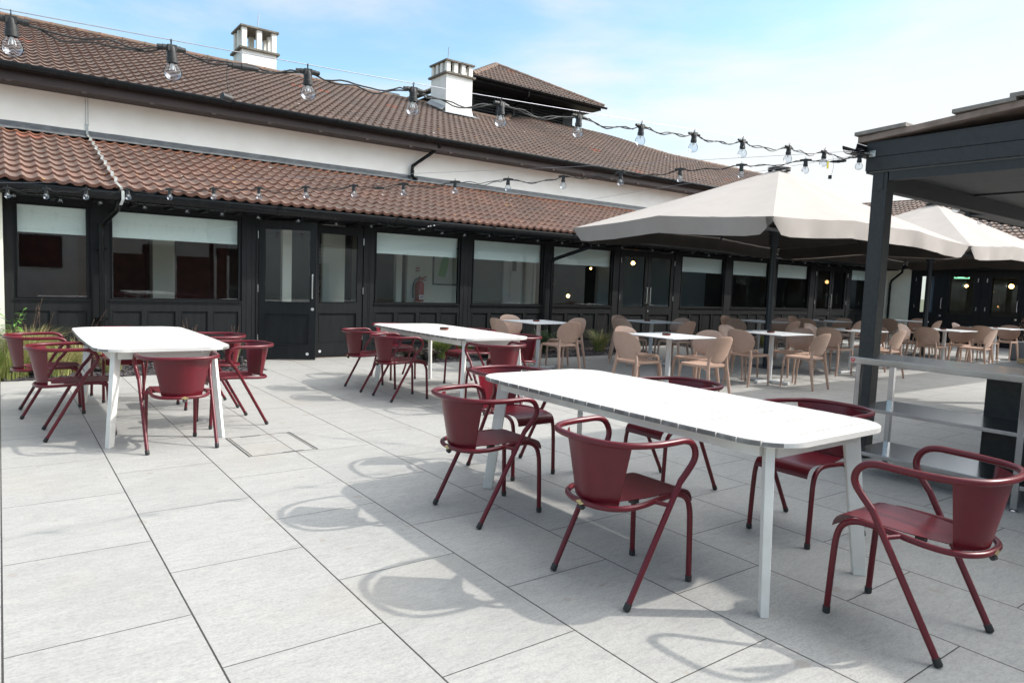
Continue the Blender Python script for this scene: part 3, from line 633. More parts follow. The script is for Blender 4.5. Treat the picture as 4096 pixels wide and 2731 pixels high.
for y in (4.50, 2.79, 2.56):
    for z in (1.02, 1.85): MB().box(XW-.028, XW-.002, y-.009, y+.009, z, z+.11).build('hinge', 'chrome', wing)
b = MB(); b.box(27, 27.1, -9, 5.3, 0, 2.6); b.box(23.2, 27, -9, 5.3, 2.5, 2.55); b.box(23.1, 27, -9, 5.3, -.02, .005); b.build('inner_wall', 'indark', wing)
b = MB(); n = 60; rows = []
for k in range(2): rows.append([(XW+.3+.03*math.sin(i*1.1), 3.99+.26*i/n, .05+2.0*k) for i in range(n+1)])
b.loft(rows, caps=False, closed=False); b.build('curtain', 'curtain', wing, smooth=60)
b = MB(); b.tube([(22.45, 4.7, 2.24), (22.5, 4.72, 2.1), (22.9, 5.2, 1.85), (22.93, 5.25, 1.75), (22.93, 5.25, 0)], .035, 10); b.build('downpipe', 'gutter', wing, smooth=True)

# ------------------------------------------------------------------ opposite side of the courtyard (seen mirrored in the windows)
ow = thing('opposite_house', 'white rendered house behind the viewer, seen mirrored in the window panes', 'building', (0, 0, 0))
b = MB(); b.box(-16, 2.6, -17.2, -17, 0, 4.6); b.build('wall', 'render', ow); b = MB(); b.box(2.6, 55, -21, -20.8, 0, 7.5); b.build('enlarged_side_wall', 'inwall', ow)  # out-of-view side wall raised and lengthened so panes mirror it, not bright sky
for x, y in ((1.35, -17), (-3, -17), (-8, -17), (9.5, -20.8), (6.2, -20.8)):
    b = MB(); b.box(x-.7, x+.7, y, y+.06, 1.2, 2.45); o = b.build('window', 'fascia', ow)
    b = MB(); b.box(x-.6, x-.05, y+.061, y+.07, 1.3, 2.35); b.box(x+.05, x+.6, y+.061, y+.07, 1.3, 2.35); b.build('pane', 'curtainred', o)
fe = thing('woven_fence', 'brown woven screen fence with white posts, seen mirrored in the second window', 'fence', (0, 0, 0))
b = MB(); b.box(3.0, 12, -14.1, -14.04, 0, 1.85); b.build('screen', 'woven', fe)
for x in (3.4, 5.6, 7.1, 7.6, 10):
    b = MB(); b.box(x, x+.09, -14.03, -13.94, 0, 1.95); b.build('post', 'render', fe)
#PART2
# ================================================================== FURNITURE
# dark red tubular armchair; local origin on the floor at its centre, sitter faces +y
def make_armchair(label):
    t = thing('metal_armchair', label, 'chair', group='dark red metal armchairs')
    # arm rail: horseshoe round the back, arms running forward and curling down
    P = []
    for s in (1,):
        right = [(.250, .045, .515), (.262, .105, .592), (.268, .112, .640), (.270, .085, .682), (.271, .035, .700), (.271, -.05, .700), (.266, -.13, .699), (.240, -.225, .699), (.180, -.298, .700), (.095, -.333, .701), (0, -.343, .701)]
    P = right+[(-x, y, z) for x, y, z in reversed(right[:-1])]
    MB().tube(smooth_path(P, 5), .0142, 14).build('arm_rail', 'red', t, smooth=60)
    for s in (1, -1):
        o = MB().tube([(s*.250, .047, .519), (s*.238, -.232, .012)], .0132, 12).build('leg', 'red', t, smooth=60); d = Vector((s*.012, .279, .507)).normalized()
        e = Vector((s*.238, -.232, .012)); MB().tube([e+d*.022, e-d*.004, e-d*.010], [.0155, .0155, .012], 12).build('foot_cap', 'rubber', o, smooth=40)
        fl = smooth_path([(s*.178, .232, .012), (s*.176, .222, .25), (s*.174, .214, .345), (s*.172, .190, .398), (s*.170, .135, .424), (s*.172, .05, .427)], 5)
        o = MB().tube(fl, .0132, 12).build('leg', 'red', t, smooth=60); MB().tube([(s*.178, .232, .03), (s*.178, .232, .004), (s*.178, .232, 0)], [.0155, .0155, .012], 12).build('foot_cap', 'rubber', o, smooth=40)
        MB().tube([(s*.186, -.045, .424), (s*.2476, -.0086, .418)], .0095, 10).build('arm_joint', 'red', t, smooth=60)
    H = [(.172, .06, .427), (.182, -.02, .425), (.192, -.10, .421), (.186, -.18, .417), (.150, -.245, .413), (.08, -.283, .411), (0, -.292, .411)]
    H = H+[(-x, y, z) for x, y, z in reversed(H[:-1])]
    o = MB().tube(smooth_path(H, 5), .0128, 12).build('seat_frame', 'red', t, smooth=60)
    MB().tube([(.0, -.300, .398), (.0, -.285, .388)], [.016, .016], 8).build('stacking_pad', 'rubber', o)
    q = MB(); q.quadset([(-.028, -.3055, .411), (0, -.3065, .424), (.028, -.3055, .411), (0, -.3065, .398)], [(0, 3, 2, 1)])
    q.build('maker_badge', 'badge', o)
    # seat sheet: front edge rolled down
    b = MB(); rows = []
    prof = [(.247, .376), (.243, .395), (.232, .415), (.213, .430), (.185, .437), (.12, .438), (.03, .436), (-.06, .433), (-.14, .430), (-.185, .428)]
    for th in (0, -.003):
        r = []
        for y, z in prof:
            hw = .158 if y > -.02 else .158-(.158-.115)*((-.02-y)/.165)**1.3
            r.append([(hw*(-1+2*i/10), y, z+th+(-.004*(1-(2*i/10-1)**2) if y < .2 else 0)) for i in range(11)])
        rows.append(r)
    n = len(prof)
    for th, r in enumerate(rows):
        base = len(b.v)
        for q in r: b.v += q
        for a in range(n-1):
            for i in range(10): f = (base+a*11+i, base+a*11+i+1, base+(a+1)*11+i+1, base+(a+1)*11+i); b.f.append(f if th else f[::-1])
    m_ = n*11
    for a in range(n-1):
        for i in (0, 10): p = a*11+i; f = (p, p+11, p+11+m_, p+m_); b.f.append(f if i == 0 else f[::-1])
    for a in (0, n-1):
        for i in range(10): p = a*11+i; b.f.append((p, p+1, p+1+m_, p+m_))
    o = b.build('seat', 'red', t, smooth=50)
    for s in (1, -1): MB().box(s*.105-.015, s*.105+.015, -.10, -.065, .402, .428).build('glide_pad', 'rubber', o)
    # back sheet wrapped round the curve between rail and seat frame
    b = MB(); rows = []; nn = 14
    for th in (0, .003):
        g = []
        for k in range(7):
            v = k/6; z = .415+(.694-.415)*v; a = .140+(.203-.140)*v; yr = -.276-.056*v; dep = .066+.046*v+.01*v
            g.append([(a*(-1+2*i/nn)*(1-.02*abs(-1+2*i/nn)), yr+dep*abs(-1+2*i/nn)**2.0+th, z) for i in range(nn+1)])
        rows.append(g)
    for th, g in enumerate(rows):
        base = len(b.v)
        for q in g: b.v += q
        for a in range(6):
            for i in range(nn): f = (base+a*(nn+1)+i, base+a*(nn+1)+i+1, base+(a+1)*(nn+1)+i+1, base+(a+1)*(nn+1)+i); b.f.append(f[::-1] if th else f)
    m_ = 7*(nn+1)
    for a in range(6):
        for i in (0, nn): p = a*(nn+1)+i; b.f.append((p, p+nn+1, p+nn+1+m_, p+m_))
    b.build('backrest', 'red', t, smooth=50)
    return t
PX, PY, NX, NY = R(-90), 0, R(90), R(180)    # facing +X, +Y, -X, -Y
ARM = [
 ((.38, 1.96), PX, 'dark red armchair at the far left end of the left white table, nearest the grasses'),
 ((.51, .94), PX-.02, 'dark red armchair on the left side of the left white table, nearer the viewer'),
 ((1.09, .20), PY, 'dark red armchair, back to the viewer, at the near end of the left white table'),
 ((1.65, .85), NX+.10, 'dark red armchair on the right side of the left white table, nearer the manhole cover'),
 ((1.66, 1.76), NX, 'dark red armchair on the right side of the left white table, nearer the building'),
 ((1.0, 2.53), NY, 'dark red armchair at the far end of the left white table, mostly hidden under it'),
 ((2.325, -2.25), PX, 'dark red armchair on the left side of the foreground table, farther from the viewer'),
 ((2.325, -3.36), PX, 'dark red armchair on the left side of the foreground table, nearer the viewer'),
 ((3.0, -4.29), PY, 'dark red armchair at the near right end of the foreground table, closest to the viewer'),
 ((3.665, -3.43), NX, 'dark red armchair behind the foreground table, its seat beside the steel worktable'),
 ((3.65, -2.435), NX, 'dark red armchair behind the middle of the foreground table, only its rail and legs showing'),
 ((2.98, -1.6), NY, 'dark red armchair facing the viewer at the far end of the foreground table'),
 ((3.6, 2.135), PX-.02, 'dark red armchair on the left side of the middle white table, leftmost'),
 ((3.625, 1.40), PX-.02, 'dark red armchair on the left side of the middle white table, second from the doors'),
 ((4.29, 2.87), NY, 'dark red armchair facing the viewer at the far end of the middle white table'),
 ((4.87, 1.98), NX, 'dark red armchair behind the middle white table, its seat against the green grasses'),
 ((4.15, .38), PY, 'dark red armchair, back to the viewer, at the near end of the middle table'),
 ((4.88, 1.05), NX, 'purplish dark red armchair behind the near right corner of the middle white table'),
]
proto = None
for (x, y), rz, lb in ARM:
    if proto is None: proto = make_armchair(lb); proto.location = (x, y, 0); proto.rotation_euler = (0, 0, rz)
    else: dup(proto, (x, y, 0), rz, lb)

# white slatted table 1.0 x 2.2
def make_table(label):
    t = thing('slatted_table', label, 'table', group='white slatted tables'); b = MB()
    def hw(y):
        a = abs(y)/1.10; base = .50-.022*a*a; d = 1.10-abs(y); r = .20
        return base if d >= r else base-r*.95+math.sqrt(max(r*r-(r-d)**2, 0))*.95
    for k in range(22):
        y0 = -1.1+.1*k+(.003 if k else 0); y1 = -1.1+.1*(k+1)-(.003 if k < 21 else 0); ys = [y0+(y1-y0)*i/6 for i in range(7)]
        if k == 0: ys = [-1.1+.1*(1-math.cos(math.pi/2*i/9)) for i in range(10)]; ys[-1] = y1
        if k == 21: ys = [1.1-.1*(1-math.cos(math.pi/2*i/9)) for i in reversed(range(10))]; ys[0] = y0
        poly = [(hw(y), y) for y in ys]+[(-hw(y), y) for y in reversed(ys)]
        z1 = .742+random.uniform(-.0008, .0008)
        ring = lambda ins, z: [(x-(ins if x > 0 else -ins), y) + (z,) for x, y in poly]
        b.loft([ring(.004, .718), ring(0, .721), ring(0, z1-.004), ring(.0045, z1)])
    b.build('tabletop', 'slat', t)
    f = MB()
    for s in (-1, 1): f.box(s*.362-.013, s*.362+.013, -.94, .94, .655, .7175); f.box(-.33, .33, s*.985-.013, s*.985+.013, .655, .7175)
    f.box(-.02, .02, -.985, .985, .69, .7165); f.build('apron', 'tabwhite', t)
    for sx in (-1, 1):
        for sy in (-1, 1):
            q = MB(); rg = []
            for z_, cx_, cy_, hr, ht in ((0, .392, 1.023, .030, .017), (.655, .340, .962, .036, .019), (.7165, .335, .957, .037, .019)):
                rg.append([(sx*(cx_+(a*hr-b_*ht)*.7071), sy*(cy_+(a*hr+b_*ht)*.7071), z_) for a, b_ in ((-1, -1), (1, -1), (1, 1), (-1, 1))][::(1 if sx*sy > 0 else -1)])
            q.loft(rg); q.build('leg', 'tabwhite', t, bevel=.003)
            # little bracket under the end boards
        q = MB(); q.box(sx*.25-.012, sx*.25+.012, -1.045, -1.015, .700, .7172); q.build('end_bracket', 'chrome', t)
    return t
t0 = make_table('long white slatted table in the foreground with dark grimy board ends'); t0.location = (2.955, -2.905, 0)
dup(t0, (1.045, 1.34, 0), 0, 'white slatted table on the left between six red armchairs, before the second window')
dup(t0, (4.285, 1.575, 0), 0, 'white slatted table in the middle with an ashtray on it, right of the dark doors')

# bistro tables
def make_bistro(label):
    t = thing('bistro_table', label, 'table', group='square white bistro tables'); h = .41
    o = MB().box(-h, h, -h, h, .733, .745).build('tabletop', 'hpl', t, bevel=.001)
    MB().box(-h+.001, h-.001, -h+.001, h-.001, .729, .7328).build('dark_edge', 'hpledge', o)
    MB().lathe([(.034, .03), (.034, .70), (.09, .712), (.09, .7285)], 20).build('pole', 'polewhite', t, smooth=True)
    q = MB(); q.box(-.33, .33, -.032, .032, .012, .045); q.box(-.032, .032, -.33, -.0325, .012, .0445); q.box(-.032, .032, .0325, .33, .012, .0445)
    for dx, dy in ((.3, 0), (-.3, 0), (0, .3), (0, -.3)): q.tube([(dx, dy, 0), (dx, dy, .014)], .016, 8)
    q.build('cross_foot', 'polewhite', t); return t
BT = [((6.76, 2.90), 'white bistro table before the fifth window, nearest the middle slatted table'),
 ((6.87, .37), 'white bistro table directly behind the far end of the foreground slatted table'),
 ((9.30, 2.88), 'shaded white bistro table in front of the glazed double doors with warm lamp'),
 ((9.22, .44), 'white bistro table left of the grey parasol pole, its cross foot in a sunny strip'),
 ((11.85, .60), 'white bistro table partly hidden by the left side of the black pergola post'),
 ((12.45, 2.85), 'dim bistro table behind the grey parasol pole, close to the dark windows'),
 ((14.95, 2.85), 'dim bistro table against the dark windows, left of the pergola post'),
 ((18.5, 2.75), 'far bistro table in front of the cream wall end'),
 ((14.75, .30), 'white bistro table above the steel worktable, right of the black parasol pole'),
 ((17.55, .40), 'far right bistro table below the wall lamp of the side wing')]
pb = None; TABS = []
for (x, y), lb in BT:
    if pb is None: pb = make_bistro(lb); pb.location = (x, y, 0)
    else: dup(pb, (x, y, 0), 0, lb)

# beige one-piece bistro chair, sitter faces +y
def make_beige(label):
    t = thing('plastic_chair', label, 'chair', group='beige plastic bistro chairs')
    # seat
    b = MB(); n = 12; rings = []
    def seatring(z, k): 
        pts = []
        for i in range(28):
            a = 2*math.pi*i/28; c, s = math.cos(a), math.sin(a); e = .42
            x = .215*math.copysign(abs(c)**e, c); y = .215*math.copysign(abs(s)**e, s); x *= (1+.04*s); pts.append((x*k, y*k+.01, z))
        return pts
    b.loft([seatring(.420, .93), seatring(.425, .985), seatring(.440, 1.0), seatring(.452, .985), seatring(.450, .9), seatring(.441, .6), seatring(.438, .25)])
    b.build('seat', 'beige', t, smooth=60)
    # back shell: curved superellipse, leaning back, hugging the sitter
    b = MB(); R_, K = 9, 36; fr = []
    def bp(x, z, th):  # x across, z height above seat base .47..80
        v = (z-.46)/.34; y = -.205-.085*v-.02*v*v+1.15*x*x*(1-.15*v)
        return (x, y+th, z)
    for th in (0, .014):
        g = [[bp(0, .635, th)]]
        for r in range(1, R_+1):
            rr = r/R_; ring = []
            for i in range(K):
                a = 2*math.pi*i/K; c, s = math.cos(a), math.sin(a)
                x = .225*math.copysign(abs(c)**.78, c)*rr; hz = .168 if s > 0 else .165; z = .635+hz*math.copysign(abs(s)**.72, s)*rr
                x *= 1-.16*max(0, -(s))*rr
                e = .006*max(0, (rr-.85)/.15)**2*(1 if th == 0 else -1); ring.append((bp(x, z, th+e)))
            g.append(ring)
        fr.append(g)
    for th, g in enumerate(fr):
        base = len(b.v); b.v += g[0]
        for ring in g[1:]: b.v += ring
        for i in range(K): f = (base, base+1+i, base+1+(i+1) % K); b.f.append(f if th else f[::-1])
        for r in range(R_-1):
            for i in range(K): p = base+1+r*K; f = (p+i, p+K+i, p+K+(i+1) % K, p+(i+1) % K); b.f.append(f if th else f[::-1])
    o1 = 1+(R_-1)*K; m_ = 1+R_*K
    for i in range(K): j = (i+1) % K; b.f.append((o1+i, o1+j, o1+m_+j, o1+m_+i))
    b.build('backrest', 'beige', t, smooth=50)
    for s in (1, -1):
        rl = smooth_path([(s*.205, -.265, 0), (s*.196, -.235, .17), (s*.184, -.208, .33), (s*.172, -.196, .43), (s*.165, -.195, .50), (s*.150, -.202, .56)], 5)
        n_ = len(rl); o = MB().tube(rl, [.0125+.008*math.sin(math.pi*min(1, i/n_*1.15))+.002 for i in range(n_)], 10).build('leg', 'beige', t, smooth=60)
        ar = smooth_path([(s*.186, -.214, .345), (s*.178, -.185, .395), (s*.170, -.12, .425), (s*.165, -.05, .432)], 4); MB().tube(ar, .0155, 8).build('leg_brace', 'beige', o, smooth=60)
        fl = smooth_path([(s*.192, .235, 0), (s*.190, .222, .20), (s*.188, .208, .38), (s*.182, .19, .435)], 4); n_ = len(fl)
        MB().tube(fl, [.0125+.008*i/n_ for i in range(n_)], 10).build('leg', 'beige', t, smooth=60)
    return t
pc = None
side = {'W': (-.545, 0, PX, 'left'), 'S': (0, -.545, PY, 'near'), 'N': (0, .545, NY, 'far'), 'E': (.545, 0, NX, 'right')}
where = ['the table before the fifth window', 'the table behind the foreground slatted table', 'the shaded table by the lamp-lit double doors', 'the table left of the grey parasol pole',
 'the table beside the black pergola post', 'the dim table behind the grey parasol pole', 'the dim table left of the pergola post', 'the far table at the cream wall end',
 'the table above the steel worktable', 'the far right table by the side wing']
miss = {(7, 'E'): 0}
for i, ((x, y), _) in enumerate(BT):
    for k, (dx, dy, rz, wd) in side.items():
        if (i, k) in ((9, 'S'),): continue
        jx, jy, jr = random.uniform(-.015, .015), random.uniform(-.015, .015), random.uniform(-.03, .03)
        if k in 'NE' and i in (1, 3): jr *= .3
        lb = f'beige plastic chair on the {wd} side of {where[i]}'
        if pc is None: pc = make_beige(lb); pc.location = (x+dx, y+dy, 0); pc.rotation_euler = (0, 0, rz)
        else: dup(pc, (x+dx+jx, y+dy+jy, 0), rz+jr, lb)

# ashtrays
def make_ash(label):
    t = thing('ashtray', label, 'ashtray', group='round terracotta ashtrays')
    MB().lathe([(.048, 0), (.052, .004), (.053, .020), (.049, .022), (.049, .012), (.0, .010)], 24, caps=False).build('dish', 'clay', t, smooth=40)
    MB().lathe([(.053, .0205), (.055, .022), (.054, .030), (.050, .030), (.049, .022)], 24, caps=False).build('rim', 'ash', t, smooth=40); return t
ASH = [((4.28, 1.60, .7428), 'terracotta ashtray on the middle white slatted table'), ((6.72, 2.92, .7455), 'terracotta ashtray on the bistro table before the fifth window'),
 ((6.80, .36, .7455), 'terracotta ashtray on the bistro table behind the foreground table'), ((9.2, 2.9, .7455), 'terracotta ashtray on the shaded bistro table by the double doors'),
 ((9.12, .40, .7455), 'terracotta ashtray on the bistro table left of the grey parasol pole'), ((11.7, .60, .7455), 'terracotta ashtray on the bistro table beside the pergola post'),
 ((14.62, .28, .7455), 'terracotta ashtray on the bistro table above the steel worktable'), ((14.8, 2.85, .7455), 'dim ashtray on the bistro table against the dark windows'), ((17.6, .42, .7455), 'small ashtray on the far right bistro table')]
pa = None
for loc, lb in ASH:
    if pa is None: pa = make_ash(lb); pa.location = loc
    else: dup(pa, loc, 0, lb)

# ------------------------------------------------------------------ parasols
def make_parasol(label):
    t = thing('parasol', label, 'parasol', group='large rectangular taupe parasols'); A, B = 3.02, 1.94
    rib = []   # perimeter rib points, counter clockwise from (-A,-B)
    for i in range(3): rib.append((-A+2*A*i/3, -B, 0 if i == 0 else 1))
    for i in range(2): rib.append((A, -B+2*B*i/2, 0 if i == 0 else 1))
    for i in range(3): rib.append((A-2*A*i/3, B, 0 if i == 0 else 1))
    for i in range(2): rib.append((-A, B-2*B*i/2, 0 if i == 0 else 1))
    zc, zm, za = 2.315, 2.425, 3.50; n = len(rib); S = 10; NR = 12; per = []
    for i in range(n):
        a, c = rib[i], rib[(i+1) % n]
        for k in range(S):
            f = k/S; x = a[0]+(c[0]-a[0])*f; y = a[1]+(c[1]-a[1])*f; z = (zm if a[2] else zc)*(1-f)+(zm if c[2] else zc)*f
            z -= .010*math.sin(math.pi*f); inw = 1-.012*math.sin(math.pi*f); per.append((x*inw, y*inw, z, f))
    b = MB(); rings = []
    for th in (0, -.006):
        for r in range(NR+1):
            tt = .035+(1-.035)*r/NR; ring = []
            for j, (x, y, z, f) in enumerate(per):
                h = za+(z-za)*tt-.022*math.sin(math.pi*f)*math.sin(math.pi*min(tt, 1))*tt - .02*math.sin(math.pi*tt)
                wr = .006*math.sin(j*2.3+tt*9)*max(0, tt-.7)*2*(1 if f > .2 else .3)
                ring.append((x*tt, y*tt, h+wr+th))
            rings.append(ring)
    L = len(per)
    for k in (0, 1):
        base = len(b.v)
        for ring in rings[k*(NR+1):(k+1)*(NR+1)]: b.v += ring
        for r in range(NR):
            for j in range(L): q = base+r*L; f = (q+j, q+L+j, q+L+(j+1) % L, q+(j+1) % L); b.f.append(f if k == 0 else f[::-1])
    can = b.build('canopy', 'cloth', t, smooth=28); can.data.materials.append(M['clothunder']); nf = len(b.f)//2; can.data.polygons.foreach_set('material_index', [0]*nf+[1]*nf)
    # valance panels, one per side, rounded at their ends
    side_idx = [(0, 3), (3, 5), (5, 8), (8, 10)]
    for a, c in side_idx:
        pts = [per[j % L] for j in range(a*S, c*S+1)]; m_ = len(pts); b = MB(); rows = 6
        for th in (0, .004):
            base = len(b.v)
            for r in range(rows+1):
                v = r/rows
                for i, (x, y, z, f) in enumerate(pts):
                    e = min(i, m_-1-i)/(m_-1)*(3 if a in (0, 5) else 2)*2; drop = .255*min(1, math.sqrt(min(1, e*4+.02)))
                    fold = .018*math.sin(i*.9)*v+.012*math.sin(i*2.1+1)*v; ou = 1+(.004-.022*v*v)+th/3; k_ = abs(f-0) < .01
                    nx, ny = (0, math.copysign(1, y)) if a in (0, 5) else (math.copysign(1, x), 0)
                    pull = -.035*v*math.exp(-((min(f, 1-f))*S/1.6)**2)
                    b.v.append((x+nx*(.012+fold+pull+th), y+ny*(.012+fold+pull+th), z-.001-drop*v))
            for r in range(rows):
                for i in range(m_-1): q = base+r*m_+i; f = (q, q+m_, q+m_+1, q+1); b.f.append(f if th else f[::-1])
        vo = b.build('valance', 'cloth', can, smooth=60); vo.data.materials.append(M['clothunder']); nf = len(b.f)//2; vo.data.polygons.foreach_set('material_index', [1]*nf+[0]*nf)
    MB().lathe([(.0, .115), (.10, .105), (.19, .075), (.20, .06), (.17, .05)], 28, at=(0, 0, za-.05), caps=False).build('top_cap', 'polewhite', t, smooth=60)
    MB().lathe([(.16, .0), (.19, .005), (.19, .03), (.15, .03)], 28, at=(0, 0, za-.045), caps=False).build('cap_ring', 'rubber', t, smooth=60)
    MB().lathe([(.055, .01), (.055, 2.35), (.040, 2.36), (.040, 3.44)], 20).build('pole', 'polegrey', t, smooth=True)
    q = MB(); q.lathe([(.085, 2.16), (.085, 2.36), (.10, 2.37), (.10, 2.45), (.06, 2.46)], 20); q.build('runner_hub', 'polegrey', t, smooth=True)
    q = MB(); q.lathe([(.13, 3.26), (.13, 3.40), (.05, 3.42)], 20); q.build('top_hub', 'polegrey', t, smooth=True)
    MB().box(-.28, .28, -.28, .28, .0, .012).build('base_plate', 'polegrey', t)
    for x, y, k in rib:
        z = zm if k else zc; e = Vector((x*.985, y*.985, z-.045)); h = Vector((x*.03, y*.03, 3.36)); mid = h+(e-h)*.55
        MB().tube([h, e], .016, 8).build('rib', 'polegrey', t, smooth=True); MB().tube([(x*.03, y*.03, 2.42), mid-Vector((0, 0, .02))], .013, 8).build('strut', 'polegrey', t, smooth=True)
    for s in (-1, 1):
        q = MB(); d = Vector((.72*s, -.35, 0)); c = Vector((.0, 0, 2.40))+d*1.2
        q.tube([(0, 0, 2.42), tuple(c+Vector((0, 0, .03)))], .012, 8); mt = Matrix.Translation(c) @ Matrix.Rotation(math.atan2(-.1*s, 1), 4, 'Z') @ Matrix.Rotation(R(35)*1, 4, 'X')
        q.box(-.36, .36, -.05, .05, -.03, .03, mt); o = q.build('heater_lamp', 'polegrey', t); q = MB(); q.box(-.31, .31, -.035, .035, -.0325, -.0305, mt); q.build('heater_glass', 'steel', o)
    return t
p1 = make_parasol('big taupe parasol over the nearer bistro tables, its corner slit facing the viewer'); p1.location = (11.09, 1.74, 0)
dup(p1, (17.28, 1.74, 0), 0, 'second taupe parasol farther right, behind the black pergola post')

# ------------------------------------------------------------------ pergola shelter at the right
pg = thing('pergola_shelter', 'charcoal timber shelter with boarded gable and tiled roof edge at the right', 'shelter', (5.82, -2.67, 0))
def pbox(b, x0, x1, y0, y1, z0, z1): return b.box(x0-5.82, x1-5.82, y0+2.67, y1+2.67, z0, z1)
pbox(MB(), 5.77, 5.89, -2.73, -2.61, 0, 2.34).build('post', 'pergola', pg, bevel=.004)
pbox(MB(), 11.6, 11.72, -2.73, -2.61, 0, 2.34).build('post', 'pergola', pg)
pbox(MB(), 5.77, 5.89, -9.0, -8.88, 0, 2.34).build('post', 'pergola', pg)
b = MB(); gx = 5.74
def rake(Y): return 2.585+(-2.52-Y)*.0857
def gboard(y0, y1, z0, z1l, z1r, dx=0):
    b.loft([[(gx-dx-5.82, y0+2.67, z0), (gx+.022-5.82, y0+2.67, z0), (gx+.022-5.82, y0+2.67, z1l), (gx-dx-5.82, y0+2.67, z1l)], [(gx-dx-5.82, y1+2.67, z0), (gx+.022-5.82, y1+2.67, z0), (gx+.022-5.82, y1+2.67, z1r), (gx-dx-5.82, y1+2.67, z1r)]])
gboard(-2.56, -9.2, 2.355, 2.46, 2.46); gboard(-2.56, -9.2, 2.464, rake(-2.56)-.002, 2.575, .003); gboard(-2.70, -9.2, 2.5805, 2.5815, 2.69, .006); gboard(-4.1, -9.2, 2.6945, 2.6955, rake(-9.2)-.003, .009)
b.build('gable_board', 'pergola', pg)
b = MB(); pbox(b, 5.765, 12.2, -2.70, -2.62, 2.20, 2.3395); pbox(b, 5.765, 12.2, -2.58, -2.555, 2.34, 2.52); b.build('eave_beam', 'pergola', pg)
b = MB(); pbox(b, 5.763, 12.2, -9.1, -2.58, 2.3405, 2.354); b.build('ceiling', 'ceilboard', pg)
b = MB()
for x in (7.5, 9.2, 10.9): pbox(b, x, x+.05, -9.1, -2.71, 2.325, 2.3402)
for y in (-5.1, -7.4): pbox(b, 5.77, 12.2, y, y+.05, 2.322, 2.3401)
pbox(b, 5.768, 5.83, -9.0, -2.74, 2.27, 2.3403); b.build('ceiling_batten', 'pergola', pg)
# roof sheet with mortared verge and stepped tiles
b = MB(); vz = lambda Y, o: rake(Y)+o
b.loft([[(5.70-5.82, Y+2.67, vz(Y, .0)), (12.3-5.82, Y+2.67, vz(Y, .0)), (12.3-5.82, Y+2.67, vz(Y, .045)), (5.70-5.82, Y+2.67, vz(Y, .045))] for Y in (-2.50, -9.3)])
b.build('verge', 'verge', pg)
b = MB()
for i in range(20):
    y0 = -2.48-.36*i; y1 = y0-.40; lift = .012 if i % 2 == 0 else .03
    for x0, x1 in ((5.675, 6.05), (6.06, 7.9), (7.91, 12.3)):
        if x0 < 5.7 and i in (1, 4): continue
        b.loft([[(x0-5.82, Y+2.67, vz(Y, .046+o)), (x1-5.82, Y+2.67, vz(Y, .046+o)), (x1-5.82, Y+2.67, vz(Y, .046+o+.028)), (x0-5.82, Y+2.67, vz(Y, .046+o+.028))] for Y, o in ((y0, lift), (y1, .0))])
b.build('roof_tiles', 'flat_tile', pg)
gutter('gutter', pg, 5.57-5.82, 12.3-5.82, -2.505+2.67, 2.548, r=.062, dp=1.15)
b = MB(); b.box(-.088, -.084, .035, .085, 2.465, 2.515); b.build('fixing_plate', 'chrome', pg)
b = MB(); b.tube([(-.085, .06, 2.49), (-.12, .07, 2.49), (-.16, .09, 2.49)], .006, 8)
for i in range(3): b.tube([(-.10-.02*i, .065+.008*i, 2.49), (-.108-.02*i, .067+.008*i, 2.49)], .010, 8)
b.build('wire_tensioner', 'chrome', pg)

sh = thing('lean_to_eave', 'dark eave of a second low shelter beyond the right pergola, hung with clear bulbs', 'shelter', (10.25, -1.5, 0))
gutter('gutter', sh, -.05, 6, 0, 2.54, r=.062)
b = MB(); b.box(.05, 6, -.12, -.07, 2.44, 2.60); b.box(.08, 6, -.9, -.07, 2.44, 2.455); b.build('soffit', 'pergola', sh)
b = MB(); b.loft([[(0, -.02, 2.60), (6, -.02, 2.60), (6, -.02, 2.62), (0, -.02, 2.62)], [(0, -1.1, 2.74), (6, -1.1, 2.74), (6, -1.1, 2.76), (0, -1.1, 2.76)]]); b.build('roof_sheet', 'flat_tile', sh)
MB().box(4.2, 4.3, -.2, -.1, 0, 2.44).build('post', 'pergola', sh)

# ------------------------------------------------------------------ stainless worktable
st = thing('steel_worktable', 'stainless steel worktable with two undershelves beside the black pergola post', 'table', (5.21, -2.83, 0))
b = MB(); b.box(0, .59, -1.32, 0, .834, .882); b.build('worktop', 'steel', st, bevel=.003)
for z, h in ((.484, .026), (.147, .028)):
    b = MB(); b.box(.022, .575, -1.27, -.045, z, z+h); b.build('undershelf', 'steel', st, bevel=.002)
for x in (.012, .545):
    for y in (-1.15, -.085):
        o = MB().box(x, x+.038, y, y+.038, .02, .8335).build('leg', 'steel', st, bevel=.002); MB().lathe([(.026, 0), (.026, .006), (.012, .02)], 12, at=(x+.019, y+.019, 0)).build('foot', 'steel', o)
b = MB(); b.loft([[(d, -.012-.030*(.5+a), .858+z) for a, z in ((-.5, .015), (.5, .015), (.5, -.002), (.32, -.011), (0, -.018), (-.32, -.011), (-.5, -.002))] for d in (-.0012, .001)]); o = b.build('shield_sticker', 'shieldred', st)
b = MB(); yy = -.027
P = lambda a, z: (-.0022, yy-a, .858+z)
b.tube([P(-.003, -.010), P(-.0015, .001)], .0013, 6); b.tube(smooth_path([P(-.007, .003), P(-.006, .008), P(.001, .0095), P(.007, .007), P(.006, .002), P(.0, .0005)], 4), .0013, 6); b.build('sticker_letter', 'white', o)

